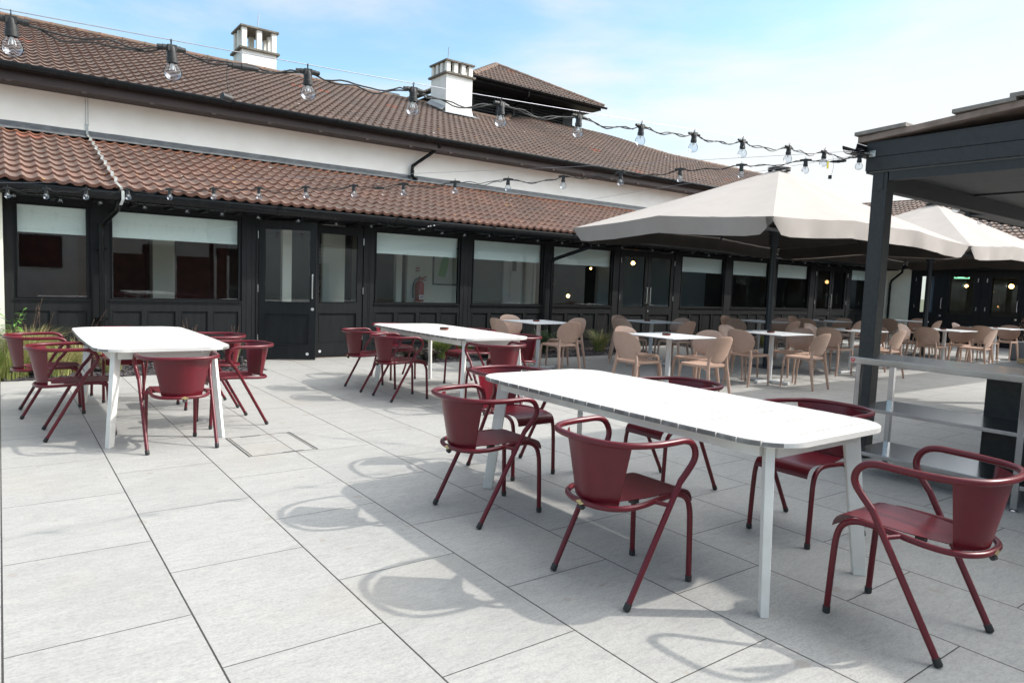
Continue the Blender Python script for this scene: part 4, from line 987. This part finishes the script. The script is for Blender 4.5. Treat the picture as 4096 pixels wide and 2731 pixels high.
ct = thing('bar_counter', 'dark panelled bar counter with grey top behind the steel worktable', 'counter', (5.86, -3.5, 0))
MB().box(.02, 1.1, -3.2, -.02, 0, .84).build('body', 'rubber', ct); MB().box(0, 1.15, -3.25, 0, .842, .876).build('countertop', mat('grey_stone_top', (.14, .145, .14), .35, c2=(.18, .18, .175), scale=30), ct)
wb = thing('wooden_block', 'small wooden box lying on the grey bar counter top', 'box', (6.35, -3.66, .8765), .1)
b = MB(); b.box(-.03, .03, -.10, .10, 0, .018); b.build('base', 'wood', wb); b = MB(); b.box(-.028, .028, -.098, .098, .019, .032); b.build('lid', 'wood', wb)

# manhole covers let into the paving
for x0, x1, y0, y1, lb in ((1.47, 1.97, -.40, .25, 'recessed manhole cover in the paving right of the left white table'), (10.1, 10.62, .04, .58, 'recessed manhole cover in the paving under the nearer parasol')):
    t = thing('manhole_cover', lb, 'manhole cover', (x0, y0, 0), group='recessed paving covers'); W, H = x1-x0, y1-y0; b = MB(); e = .005
    for q in ((-.012, .0, -.012, H+.012), (W, W+.012, -.012, H+.012)): b.box(q[0], q[1], q[2], q[3], -.002, .0015)
    b.box(0.0005, W-.0005, -.006, 0, -.002, .0015); b.box(.0005, W-.0005, H, H+.006, -.002, .0015); b.build('frame', 'grout', t)
    b = MB(); b.box(.012, .018, .01, H-.01, -.002, .0012); b.box(W-.018, W-.012, .01, H-.01, -.002, .0012); b.box(.1, .26, H-.016, H-.008, -.002, .0012); b.box(W-.26, W-.1, .008, .016, -.002, .0012); b.build('lifting_slot', 'rubber', t)

# ------------------------------------------------------------------ string lights
def make_socket():
    b = MB(); b.lathe([(.0, -.014), (.013, -.014), (.015, -.020), (.016, -.034), (.0165, -.052), (.0185, -.054), (.0185, -.070), (.015, -.071)], 14, caps=False)
    b.box(-.015, .015, -.013, .013, -.032, -.010)
    for s in (-1, 1): b.tube([(s*.012, 0, -.020), (s*.030, 0, -.020), (s*.031, 0, -.020), (s*.046, 0, -.020)], [.010, .010, .0085, .0075], 10)
    b.tube([(0, 0, -.012), (0, 0, -.002)], .003, 6)
    for i in range(10):
        a0, a1 = 2*math.pi*i/10, 2*math.pi*(i+1)/10; b.tube([(0, .006*math.cos(a0), .004+.006*math.sin(a0)), (0, .006*math.cos(a1), .004+.006*math.sin(a1))], .0016, 5)
    s = b.build('lamp_socket', 'rubber', smooth=40)
    g = MB().lathe([(.014, -.070), (.0155, -.074), (.022, -.082), (.0275, -.093), (.0288, -.102), (.0275, -.112), (.022, -.122), (.012, -.128), (.0, -.130)], 20, caps=False).build('bulb', 'bulb', s, smooth=80)
    f = MB(); f.tube([(0, 0, -.071), (0, 0, -.092)], .0035, 6)
    for q in (-1, 1): f.tube([(q*.004, 0, -.071), (q*.010, 0, -.095)], .0012, 5)
    f.build('filament_stem', 'blind', s)
    return s
SOCK = make_socket(); used = [False]
def socket(parent, loc, rz, tilt=0):
    if not used[0]: s = SOCK; used[0] = True
    else:
        s = SOCK.copy(); COL.objects.link(s)
        for g in SOCK.children: c = g.copy(); COL.objects.link(c); c.parent = s
    s.parent = parent; s.location = loc; s.rotation_euler = (tilt, random.uniform(-.06, .06), rz)
def string_light(label, pts, extra=(), wire=None, droop=.035, seed=1):
    """pts: hanging points; sockets at each, cable drooping between"""
    random.seed(seed); o = Vector(pts[0]); t = thing('string_light', label, 'string lights', o, group='strings of clear festoon bulbs')
    P = [Vector(p)-o for p in pts]; E0 = [Vector(p)-o for p in extra]
    for i, p in enumerate(P):
        d = (P[min(i+1, len(P)-1)]-P[max(i-1, 0)]); socket(t, p, math.atan2(d.y, d.x)+random.uniform(-.15, .15), random.uniform(-.06, .06))
    chain = ([E0[0]] if len(E0) > 0 else [])+P+([E0[1]] if len(E0) > 1 else [])
    for w_ in range(2):
        pts2 = []
        for i in range(len(chain)-1):
            a, c = chain[i].copy(), chain[i+1].copy(); a.z -= .02; c.z -= .02; L = (c-a).length; u = (c-a)/L; dd = droop*random.uniform(.5, 1.3); n = 14
            for k in range(n+1):
                f = k/n; q = a+(c-a)*f; q.z -= dd*4*f*(1-f)*(.9 if w_ else 1.05); ww = .0035 if .1 < f < .9 else 0
                q += Vector((-u.y, u.x, 0))*ww*math.sin(k*1.5+w_*math.pi)+Vector((0, 0, ww*math.cos(k*1.5+w_*math.pi)+ww*2.2*math.sin(k*.9+i)))
                if k or i == 0: pts2.append(q)
        MB().tube(pts2, .0032, 6).build('cable', 'cable', t, smooth=True)
    if wire:
        a, c = Vector(wire[0])-o, Vector(wire[1])-o; MB().tube([a+(c-a)*i/12-Vector((0, 0, wire[2]*4*(i/12)*(1-i/12))) for i in range(13)], .0016, 6).build('support_wire', 'wire', t, smooth=True)
    return t
BR = Vector((5.66, -2.58, 2.49))
A1 = Vector((.04, -2.80, 2.12)); ts = [.004, .085, .173, .258, .344, .436, .523, .609, .70, .801, .889, .988]
L1 = lambda f: A1+(BR-A1)*f-Vector((0, 0, .03*4*f*(1-f)))
s1 = string_light('nearest string of clear bulbs, from the top left corner to the pergola bracket', [L1(f)-Vector((0, 0, .008)) for f in ts], extra=(L1(-.09),), wire=(L1(-.06), BR, .035), droop=.03, seed=3)
def plug(parent, a, c, r=.011):
    a, c = Vector(a), Vector(c); d = c-a; b = MB(); b.tube([a, a+d*.12, a+d*.13, a+d*.42, a+d*.43, a+d*.60, a+d*.61, a+d*.87, a+d*.88, c], [r*.6, r*.7, r*.9, r, r*1.25, r*1.25, r*1, r*.9, r*.7, r*.6], 12); b.build('cable_connector', 'rubber', parent, smooth=30)
o1 = s1.location; q0 = L1(.128)-o1-Vector((0, 0, .052)); d1 = (BR-A1).normalized(); plug(s1, q0-d1*.05, q0+d1*.06)
b = MB(); e0 = q0-d1*.05; b.tube(smooth_path([e0, e0+Vector((-.005, 0, -.05)), e0+Vector((.006, 0, -.11))], 4), .0012, 5); b.tube([e0+Vector((-.022, -.006, -.115)), e0+Vector((.012, .006, -.118))], .013, 12); b.build('hanging_end_cap', 'rubber', s1, smooth=40)
A2 = Vector((.105, 3.778, 2.155)); L2 = lambda f: A2+(BR-A2)*f-Vector((0, 0, .10*4*f*(1-f)))
pts = [L2(i/16.876) for i in range(17)]
s2 = string_light('long string of clear bulbs crossing in front of the lower red-brown tiles', pts, extra=(A2+Vector((-.5, .2, 0)), BR), wire=(A2+Vector((-.6, .7, .03)), BR+Vector((0, 0, .02)), .07), droop=.035, seed=5)
o2 = s2.location
for f in (8.5, 16.5): c_ = L2(f/16.876)-o2-Vector((0, 0, .05)); d_ = (BR-A2).normalized(); plug(s2, c_-d_*.06, c_+d_*.06)
b = MB(); e0 = BR+Vector((-.18, .16, -.03))-o2; b.tube(smooth_path([e0, e0+Vector((.02, 0, -.06)), e0+Vector((.01, 0, -.13)), e0+Vector((-.02, 0, -.16))], 4), .0012, 5); b.lathe([(.014, -.014), (.014, .014)], 10, at=tuple(e0+Vector((-.02, 0, -.17)))); b.build('hanging_end_cap', 'rubber', s2)
b = MB(); b.box(-.012, .012, -.001, .001, -.075, -.02, Matrix.Translation(L1(.9)-o1-Vector((0, 0, .075)))); b.build('yellow_tag', 'yellow', s1)
EX = [.17, .65, 1.09, 1.61, 2.13, 2.59, 3.1, 3.7, 4.3, 4.9, 5.78, 6.22, 6.68, 7.22, 7.76, 8.34, 8.96, 9.5, 9.94, 10.62, 11.56, 12.2, 12.9, 13.5, 14.3, 15.0, 15.6, 16.3, 17, 17.6, 18.2, 18.8, 19.4]
string_light('string of clear bulbs hung right under the black gutter of the long front', [(x, 5.02, 2.235+random.uniform(-.012, .012)) for x in EX], droop=.02, seed=8)
string_light('short string of clear bulbs under the dark eave at the far right', [(x, -1.56, 2.50) for x in (10.82, 11.12, 11.57, 11.96, 12.37)]+[(12.8, -1.56, 2.5)], droop=.03, seed=9)
sw = thing('stay_wire', 'thin steel wire with tensioner from the black eave across the tiles to the pergola', 'wire', (5.78, 4.86, 2.20))
MB().tube([(0, 0, 0), Vector(BR)+Vector((0, .03, -.01))-Vector((5.78, 4.86, 2.20))], .0016, 6).build('wire', 'wire', sw)
b = MB(); dv = (Vector(BR)-Vector((5.78, 4.86, 2.20))).normalized()
for f in (.12, .20, .32): b.tube([dv*f, dv*(f+.03)], .011, 8)
b.tube([dv*.02, dv*.14], .006, 8); b.build('tensioner', 'chrome', sw); MB().box(-.05, .01, -.01, .01, -.04, .02).build('fixing_plate', 'chrome', sw)

# ------------------------------------------------------------------ things inside
def pendant(label, loc, r=.07, glob=True):
    t = thing('wall_lamp', label, 'lamp', loc, group='warm lit interior lamps'); MB().lathe([(0, -r*.5), (r*.35, -r*.36), (r*.5, 0), (r*.35, r*.36), (0, r*.5)], 16, caps=False).build('lit_bulb', 'warm', t, smooth=80)
    if glob: MB().lathe([(.001, -r), (r*.7, -r*.7), (r, 0), (r*.7, r*.7), (.001, r)], 20, caps=False).build('glass_globe', 'bulb', t, smooth=80)
    MB().tube([(0, .0, r*.9), (0, 0, r*.9+.06), (0, .1, r*.9+.06)], .012, 8).build('arm', 'rubber', t); return t
pendant('warm globe lamp glowing behind the left glazed door of the second pair', (12.30, 6.3, 1.90), .10)
pendant('tiny warm lamp high behind the fifth window', (11.12, 6.5, 1.72), .05, False); pendant('low warm table lamp behind the fifth window', (10.46, 6.5, 1.07), .08, False)
pendant('faint warm lamp behind the window left of the grey parasol pole', (14.83, 6.5, 1.98), .05, False)
pendant('warm globe lamp behind the middle glazed door of the side wing', (24.5, 3.66, 1.76), .10); pendant('warm globe lamp with orange halo behind the right door of the side wing', (24.5, 2.45, 1.78), .14)
t = thing('exit_sign', 'small green lit exit sign high inside the side wing', 'sign', (25, 4.0, 2.06), R(-90)); MB().box(-.22, .22, -.01, .01, -.06, .06).build('panel', 'exitsign', t)
b = MB(); b.box(-.19, -.13, -.013, -.0105, -.035, .035); b.box(-.08, .02, -.013, -.0105, -.006, .006); b.box(.08, .19, -.013, -.0105, -.035, .035); b.build('pictogram', 'white', t)
t = thing('fire_extinguisher', 'red fire extinguisher on the cream wall seen through the third window', 'fire extinguisher', (6.62, 6.55, .88)); 
MB().lathe([(.0, 0), (.085, .01), (.088, .03), (.088, .34), (.06, .40), (.025, .42), (.025, .45)], 20, at=(0, -.05, 0)).build('cylinder', 'extred', t, smooth=40)
b = MB(); b.tube([(0, -.05, .44), (.14, -.07, .50)], .012, 6); b.tube([(0, -.05, .46), (.13, -.07, .42)], .010, 6); b.lathe([(.02, .43), (.02, .5)], 10, at=(0, -.05, 0)); b.build('valve_handle', 'extred', t)
MB().tube(smooth_path([(0, -.05, .46), (-.10, -.06, .43), (-.15, -.06, .28), (-.14, -.06, .08)], 5), .014, 8).build('hose', 'rubber', t, smooth=True)
b = MB(); b.box(-.05, .05, -.142, -.1395, .05, .14); b.build('label_panel', 'white', t); b = MB(); b.box(-.04, .04, -.1445, -.1425, .10, .115); b.box(-.04, .03, -.1445, -.1425, .075, .083); b.build('label_print', 'extred', t)
t = thing('safety_sign', 'small red and white safety sign above the extinguisher', 'sign', (6.62, 6.595, 1.50)); MB().box(-.045, .045, -.004, 0, -.12, .06).build('panel', 'inwall', t); b = MB(); b.box(-.04, .04, -.007, -.0045, -.03, .055); b.build('red_square', 'extred', t); b = MB(); b.box(-.025, -.012, -.009, -.0075, -.015, .04); b.box(.0, .025, -.009, -.0075, -.015, .01); b.box(.0, .013, -.009, -.0075, .015, .04); b.build('symbol', 'white', t)
t = thing('framed_picture', 'grey framed green print on the cream wall behind the third window', 'picture', (7.25, 6.59, 1.60)); b = MB(); b.box(-.30, .30, -.02, 0, -.38, .38); b.build('frame', 'grout', t); o = MB().box(-.27, .27, -.024, -.0205, -.35, .35).build('print', 'paper', t)
b = MB(); b.prism([(-.18, -.2), (-.02, -.22), (.03, -.05), (.06, .15), (-.03, .28), (-.12, .1)], 0, .002); q = b.build('green_shape', 'green', o); q.rotation_euler = (R(90), 0, 0); q.location = (0, -.0245, 0)
t = thing('notice_board', 'dark menu board hanging behind the right leaf of the first doors', 'board', (4.75, 6.9, 1.45)); MB().box(-.2, .2, -.02, 0, -.5, .5).build('panel', 'rubber', t); b = MB()
for i in range(14): b.box(-.16, -.16+random.uniform(.15, .3), -.0225, -.0205, .42-.065*i, .428-.065*i)
b.build('chalk_writing', 'blind', t)

# ------------------------------------------------------------------ planting
def strip(b, pts, w, tw=0):
    pts = [Vector(p) for p in pts]; n = len(pts); d = pts[-1]-pts[0]; s = Vector((-d.y, d.x, 0)); s = s.normalized() if s.length > 1e-4 else Vector((1, 0, 0)); s = (s*math.cos(tw)+Vector((0, 0, 1)).cross(s)*math.sin(tw)); base = len(b.v)
    for i, p in enumerate(pts[:-1]): ww = w*(1-(i/(n-1))**1.5)*.5; b.v += [tuple(p-s*ww), tuple(p+s*ww)]
    b.v.append(tuple(pts[-1]))
    for i in range(n-2): a = base+2*i; b.f.append((a, a+1, a+3, a+2))
    a = base+2*(n-2); b.f.append((a, a+1, a+2))
def grass(name, label, x, y, r, h, n, mts, lean=.6, w=.004, grp='ornamental grasses in the planting beds', seeds=0):
    t = thing(name, label, 'grass clump', (x, y, 0), group=grp)
    for mi, (mt, fr) in enumerate(mts):
        b = MB()
        for i in range(int(n*fr*2.2)):
            a = random.uniform(0, 6.283); rr = r*.25*math.sqrt(random.random()); hh = h*random.uniform(.45, 1.05); ln = lean*random.uniform(.15, 1)*hh; da = a+random.uniform(-.5, .5)
            bx, by = rr*math.cos(a), rr*math.sin(a); dx, dy = math.cos(da), math.sin(da); P = []
            for k in range(6): f = k/5; P.append((bx+dx*ln*f**1.9, by+dy*ln*f**1.9, hh*(f-min(.30, .38*lean)*f**3.5)))
            strip(b, P, w*random.uniform(.9, 1.9), random.uniform(-.6, .6))
        b.build('blades' if mi == 0 else 'straw_blades', mt, t)
    if seeds:
        b = MB()
        for i in range(seeds):
            a = random.uniform(0, 6.283); hh = h*random.uniform(1.0, 1.35); ln = lean*random.uniform(.1, .7)*hh; P = [Vector((math.cos(a)*ln*f**1.6, math.sin(a)*ln*f**1.6, hh*f)) for f in [k/7 for k in range(8)]]
            b.tube(P, .0012, 4, False); tip = P[-1]; d = (P[-1]-P[-2]).normalized()
            for k in range(46):
                f = random.random(); q = P[-1]-d*f*.20*h/.5; e = Vector((random.uniform(-1, 1), random.uniform(-1, 1), random.uniform(-.2, 1)))*.022*(.35+f); strip(b, [q, q+e*.5, q+e], .006)
        b.build('seed_heads', 'dry', t)
    return t
def leaf_at(b, p, d, L, W, droop=.4):
    d = Vector(d).normalized(); s = d.cross(Vector((0, 0, 1))); s = s.normalized() if s.length > .01 else Vector((1, 0, 0)); up_ = s.cross(d); base = len(b.v); prof = [(0, .05), (.25, .8), (.5, 1), (.75, .7), (1, .03)]
    for f, w_ in prof:
        q = Vector(p)+d*L*f-Vector((0, 0, 1))*droop*L*f*f; b.v += [tuple(q-s*W*w_*.5+up_*W*.12), tuple(q), tuple(q+s*W*w_*.5+up_*W*.12)]
    for i in range(4):
        a = base+3*i
        for k in (0, 1): b.f.append((a+k, a+k+1, a+k+4, a+k+3))
def leafy(name, label, cat, x, y, h, nst, L, W, mt, spread=.25, per=10, grp='leafy plants in the planting beds'):
    t = thing(name, label, cat, (x, y, 0), group=grp); b = MB(); sm = MB()
    for i in range(nst):
        a = random.uniform(0, 6.283); hh = h*random.uniform(.6, 1.05); ln = spread*random.uniform(.2, 1); P = [Vector((math.cos(a)*ln*f**1.3, math.sin(a)*ln*f**1.3, hh*f)) for f in [k/6 for k in range(7)]]
        sm.tube(P, .003, 5, False)
        for k in range(per):
            f = .2+.8*(k+random.random()*.5)/per; q = P[min(int(f*6), 5)].lerp(P[min(int(f*6)+1, 6)], f*6-int(f*6)) if f < 1 else P[-1]; aa = random.uniform(0, 6.283)
            leaf_at(b, q, (math.cos(aa), math.sin(aa), random.uniform(.0, .8)), L*random.uniform(.6, 1.15), W*random.uniform(.7, 1.1), random.uniform(.2, .7))
    b.build('foliage', mt, t); sm.build('stems', 'leafd', t); return t
random.seed(21)
grass('feather_grass', 'straw coloured feather grass clump behind the leftmost red armchairs', .80, 4.62, .5, .62, 300, (('straw', .8), ('grassg', .2)), .8, .0032, seeds=2)
grass('feather_grass', 'big green and straw grass clump at the left picture edge', .05, 4.45, .9, .62, 560, (('grassg', .75), ('straw', .25)), 1.0, .004)
grass('feather_grass', 'low trailing green grass spilling over the paving at the left edge', -.12, 4.25, .6, .34, 420, (('grassg', .8), ('straw', .2)), 1.3, .004)
grass('feather_grass', 'thin straw grass against the dark panels left of the downpipe', .42, 5.0, .4, .66, 220, (('straw', .8), ('grassg', .2)), .5, .003, seeds=3)
grass('feather_grass', 'small straw grass tuft behind the left slatted table', 1.15, 4.6, .45, .55, 240, (('straw', .7), ('grassg', .3)), .9, .0035)
grass('feather_grass', 'tall mixed grass clump between the leaning leafy shrub and the straw grass', .30, 4.75, .6, .80, 420, (('grassg', .45), ('straw', .55)), .75, .0045, seeds=2)
grass('feather_grass', 'dense green grass clump at the left picture edge nearest the cream wall', -.28, 4.62, .7, .74, 480, (('grassg', .8), ('straw', .2)), .85, .005)
grass('feather_grass', 'arching straw grass clump behind the far left armchair seat', .55, 4.40, .6, .52, 360, (('straw', .55), ('grassg', .45)), 1.1, .004)
leafy('leafy_shrub', 'fresh green long leaved shrub at the left picture edge by the cream wall', 'shrub', -.02, 4.92, .80, 11, .15, .035, 'leafg', .32, 12)
leafy('dark_plant', 'dark small leaved plant under the left slatted table', 'plant', 1.75, 4.6, .20, 12, .05, .03, 'leafd', .2, 7)
leafy('bronze_plant', 'low bronze leaved plant beside the slender grass left of the doors', 'plant', 2.45, 4.45, .16, 22, .07, .055, 'leafp', .22, 7)
grass('slender_grass', 'slender pale green grass tuft left of the dark double doors', 2.62, 4.55, .25, .48, 190, (('grassg', .7), ('straw', .3)), .35, .004, seeds=5)
grass('slender_grass', 'brown seed heads rising behind the right armchairs of the left table', 2.15, 4.95, .2, .50, 60, (('straw', 1),), .3, .003, seeds=7)
for x, y, lb in ((2.68, 4.35, 'black garden spotlight beside the slender grass left of the doors'), (7.6, 4.4, 'black garden spotlight among the dark leaves before the fourth window'), (5.55, 4.25, 'black garden spotlight at the left end of the middle bed')):
    t = thing('garden_spotlight', lb, 'spotlight', (x, y, 0), group='black garden spotlights'); MB().lathe([(.028, .06), (.032, .07), (.032, .17), (.026, .175)], 14).build('lamp_body', 'rubber', t, smooth=40); MB().tube([(0, 0, 0), (0, 0, .08)], .006, 6).build('spike', 'rubber', t)
grass('feather_grass', 'bright green grass clump behind the middle slatted table, left of its leg', 5.98, 4.55, .4, .52, 420, (('grassg', .85), ('straw', .15)), .7, .005)
grass('feather_grass', 'bright green grass clump behind the middle slatted table, right one', 6.48, 4.6, .35, .46, 330, (('grassg', .85), ('straw', .15)), .7, .005)
for i, (x, y, lb) in enumerate(((5.42, 4.62, 'bronze leaved mound at the foot of the third window, far left'), (5.62, 4.38, 'bronze leaved mound nearest the paving, left of the green grasses'), (6.85, 4.4, 'bronze leaved mound right of the green grasses'), (7.25, 4.6, 'bronze leaved mound under the middle table corner'))):
    leafy('bronze_plant', lb, 'plant', x, y, .22, 34, .075, .065, 'leafp', .28, 7)
for x, y, h, lb in ((7.9, 4.75, .42, 'dark feathery leaved plant behind the purplish armchair'), (8.35, 4.7, .46, 'dark feathery leaved plant left of the fifth window bistro table pole'), (8.85, 4.8, .36, 'dark feathery leaved plant right of the bistro table pole')):
    leafy('feathery_plant', lb, 'plant', x, y, h, 34, .11, .012, 'leafd', .32, 18)
grass('feather_grass', 'loose straw grass right of the fifth window bistro chairs', 9.75, 4.65, .4, .62, 260, (('grassg', .5), ('straw', .5)), .9, .004, seeds=3)
grass('feather_grass', 'thin grass stalks before the fourth window', 7.55, 4.9, .3, .62, 90, (('straw', .8), ('grassg', .2)), .7, .003, seeds=2)
for x, lb in ((10.2, 'dark leaved mound left of the second double doors'), (10.6, 'dark leaved mound beside the second double doors')): leafy('dark_plant', lb, 'plant', x, 4.5, .24, 30, .07, .05, 'leafd', .28, 8)
for x, lb in ((13.1, 'dim grass tuft right of the second double doors'), (14.0, 'dim grass tuft behind the grey parasol pole'), (15.3, 'dim grass tuft under the dark windows left of the pergola post'), (16.6, 'dim grass tuft under the dark windows behind the pergola post')):
    grass('feather_grass', lb, x, 4.6, .35, .5, 160, (('grassg', .6), ('straw', .4)), .8, .004)
pt = thing('planter', 'grey box planter with a dry brown plant at the right picture edge', 'planter', (18.9, .15, 0)); MB().box(-.3, .3, -.3, .3, 0, .42).build('box', 'planter', pt, bevel=.01)
b = MB()
for i in range(700):
    p = Vector((random.gauss(0, .11), random.gauss(0, .11), .42+random.random()*.55)); e = Vector((random.uniform(-1, 1), random.uniform(-1, 1), random.uniform(-.3, 1)))*.045; strip(b, [p, p+e*.5, p+e], .03)
b.build('dry_foliage', 'dry', pt)
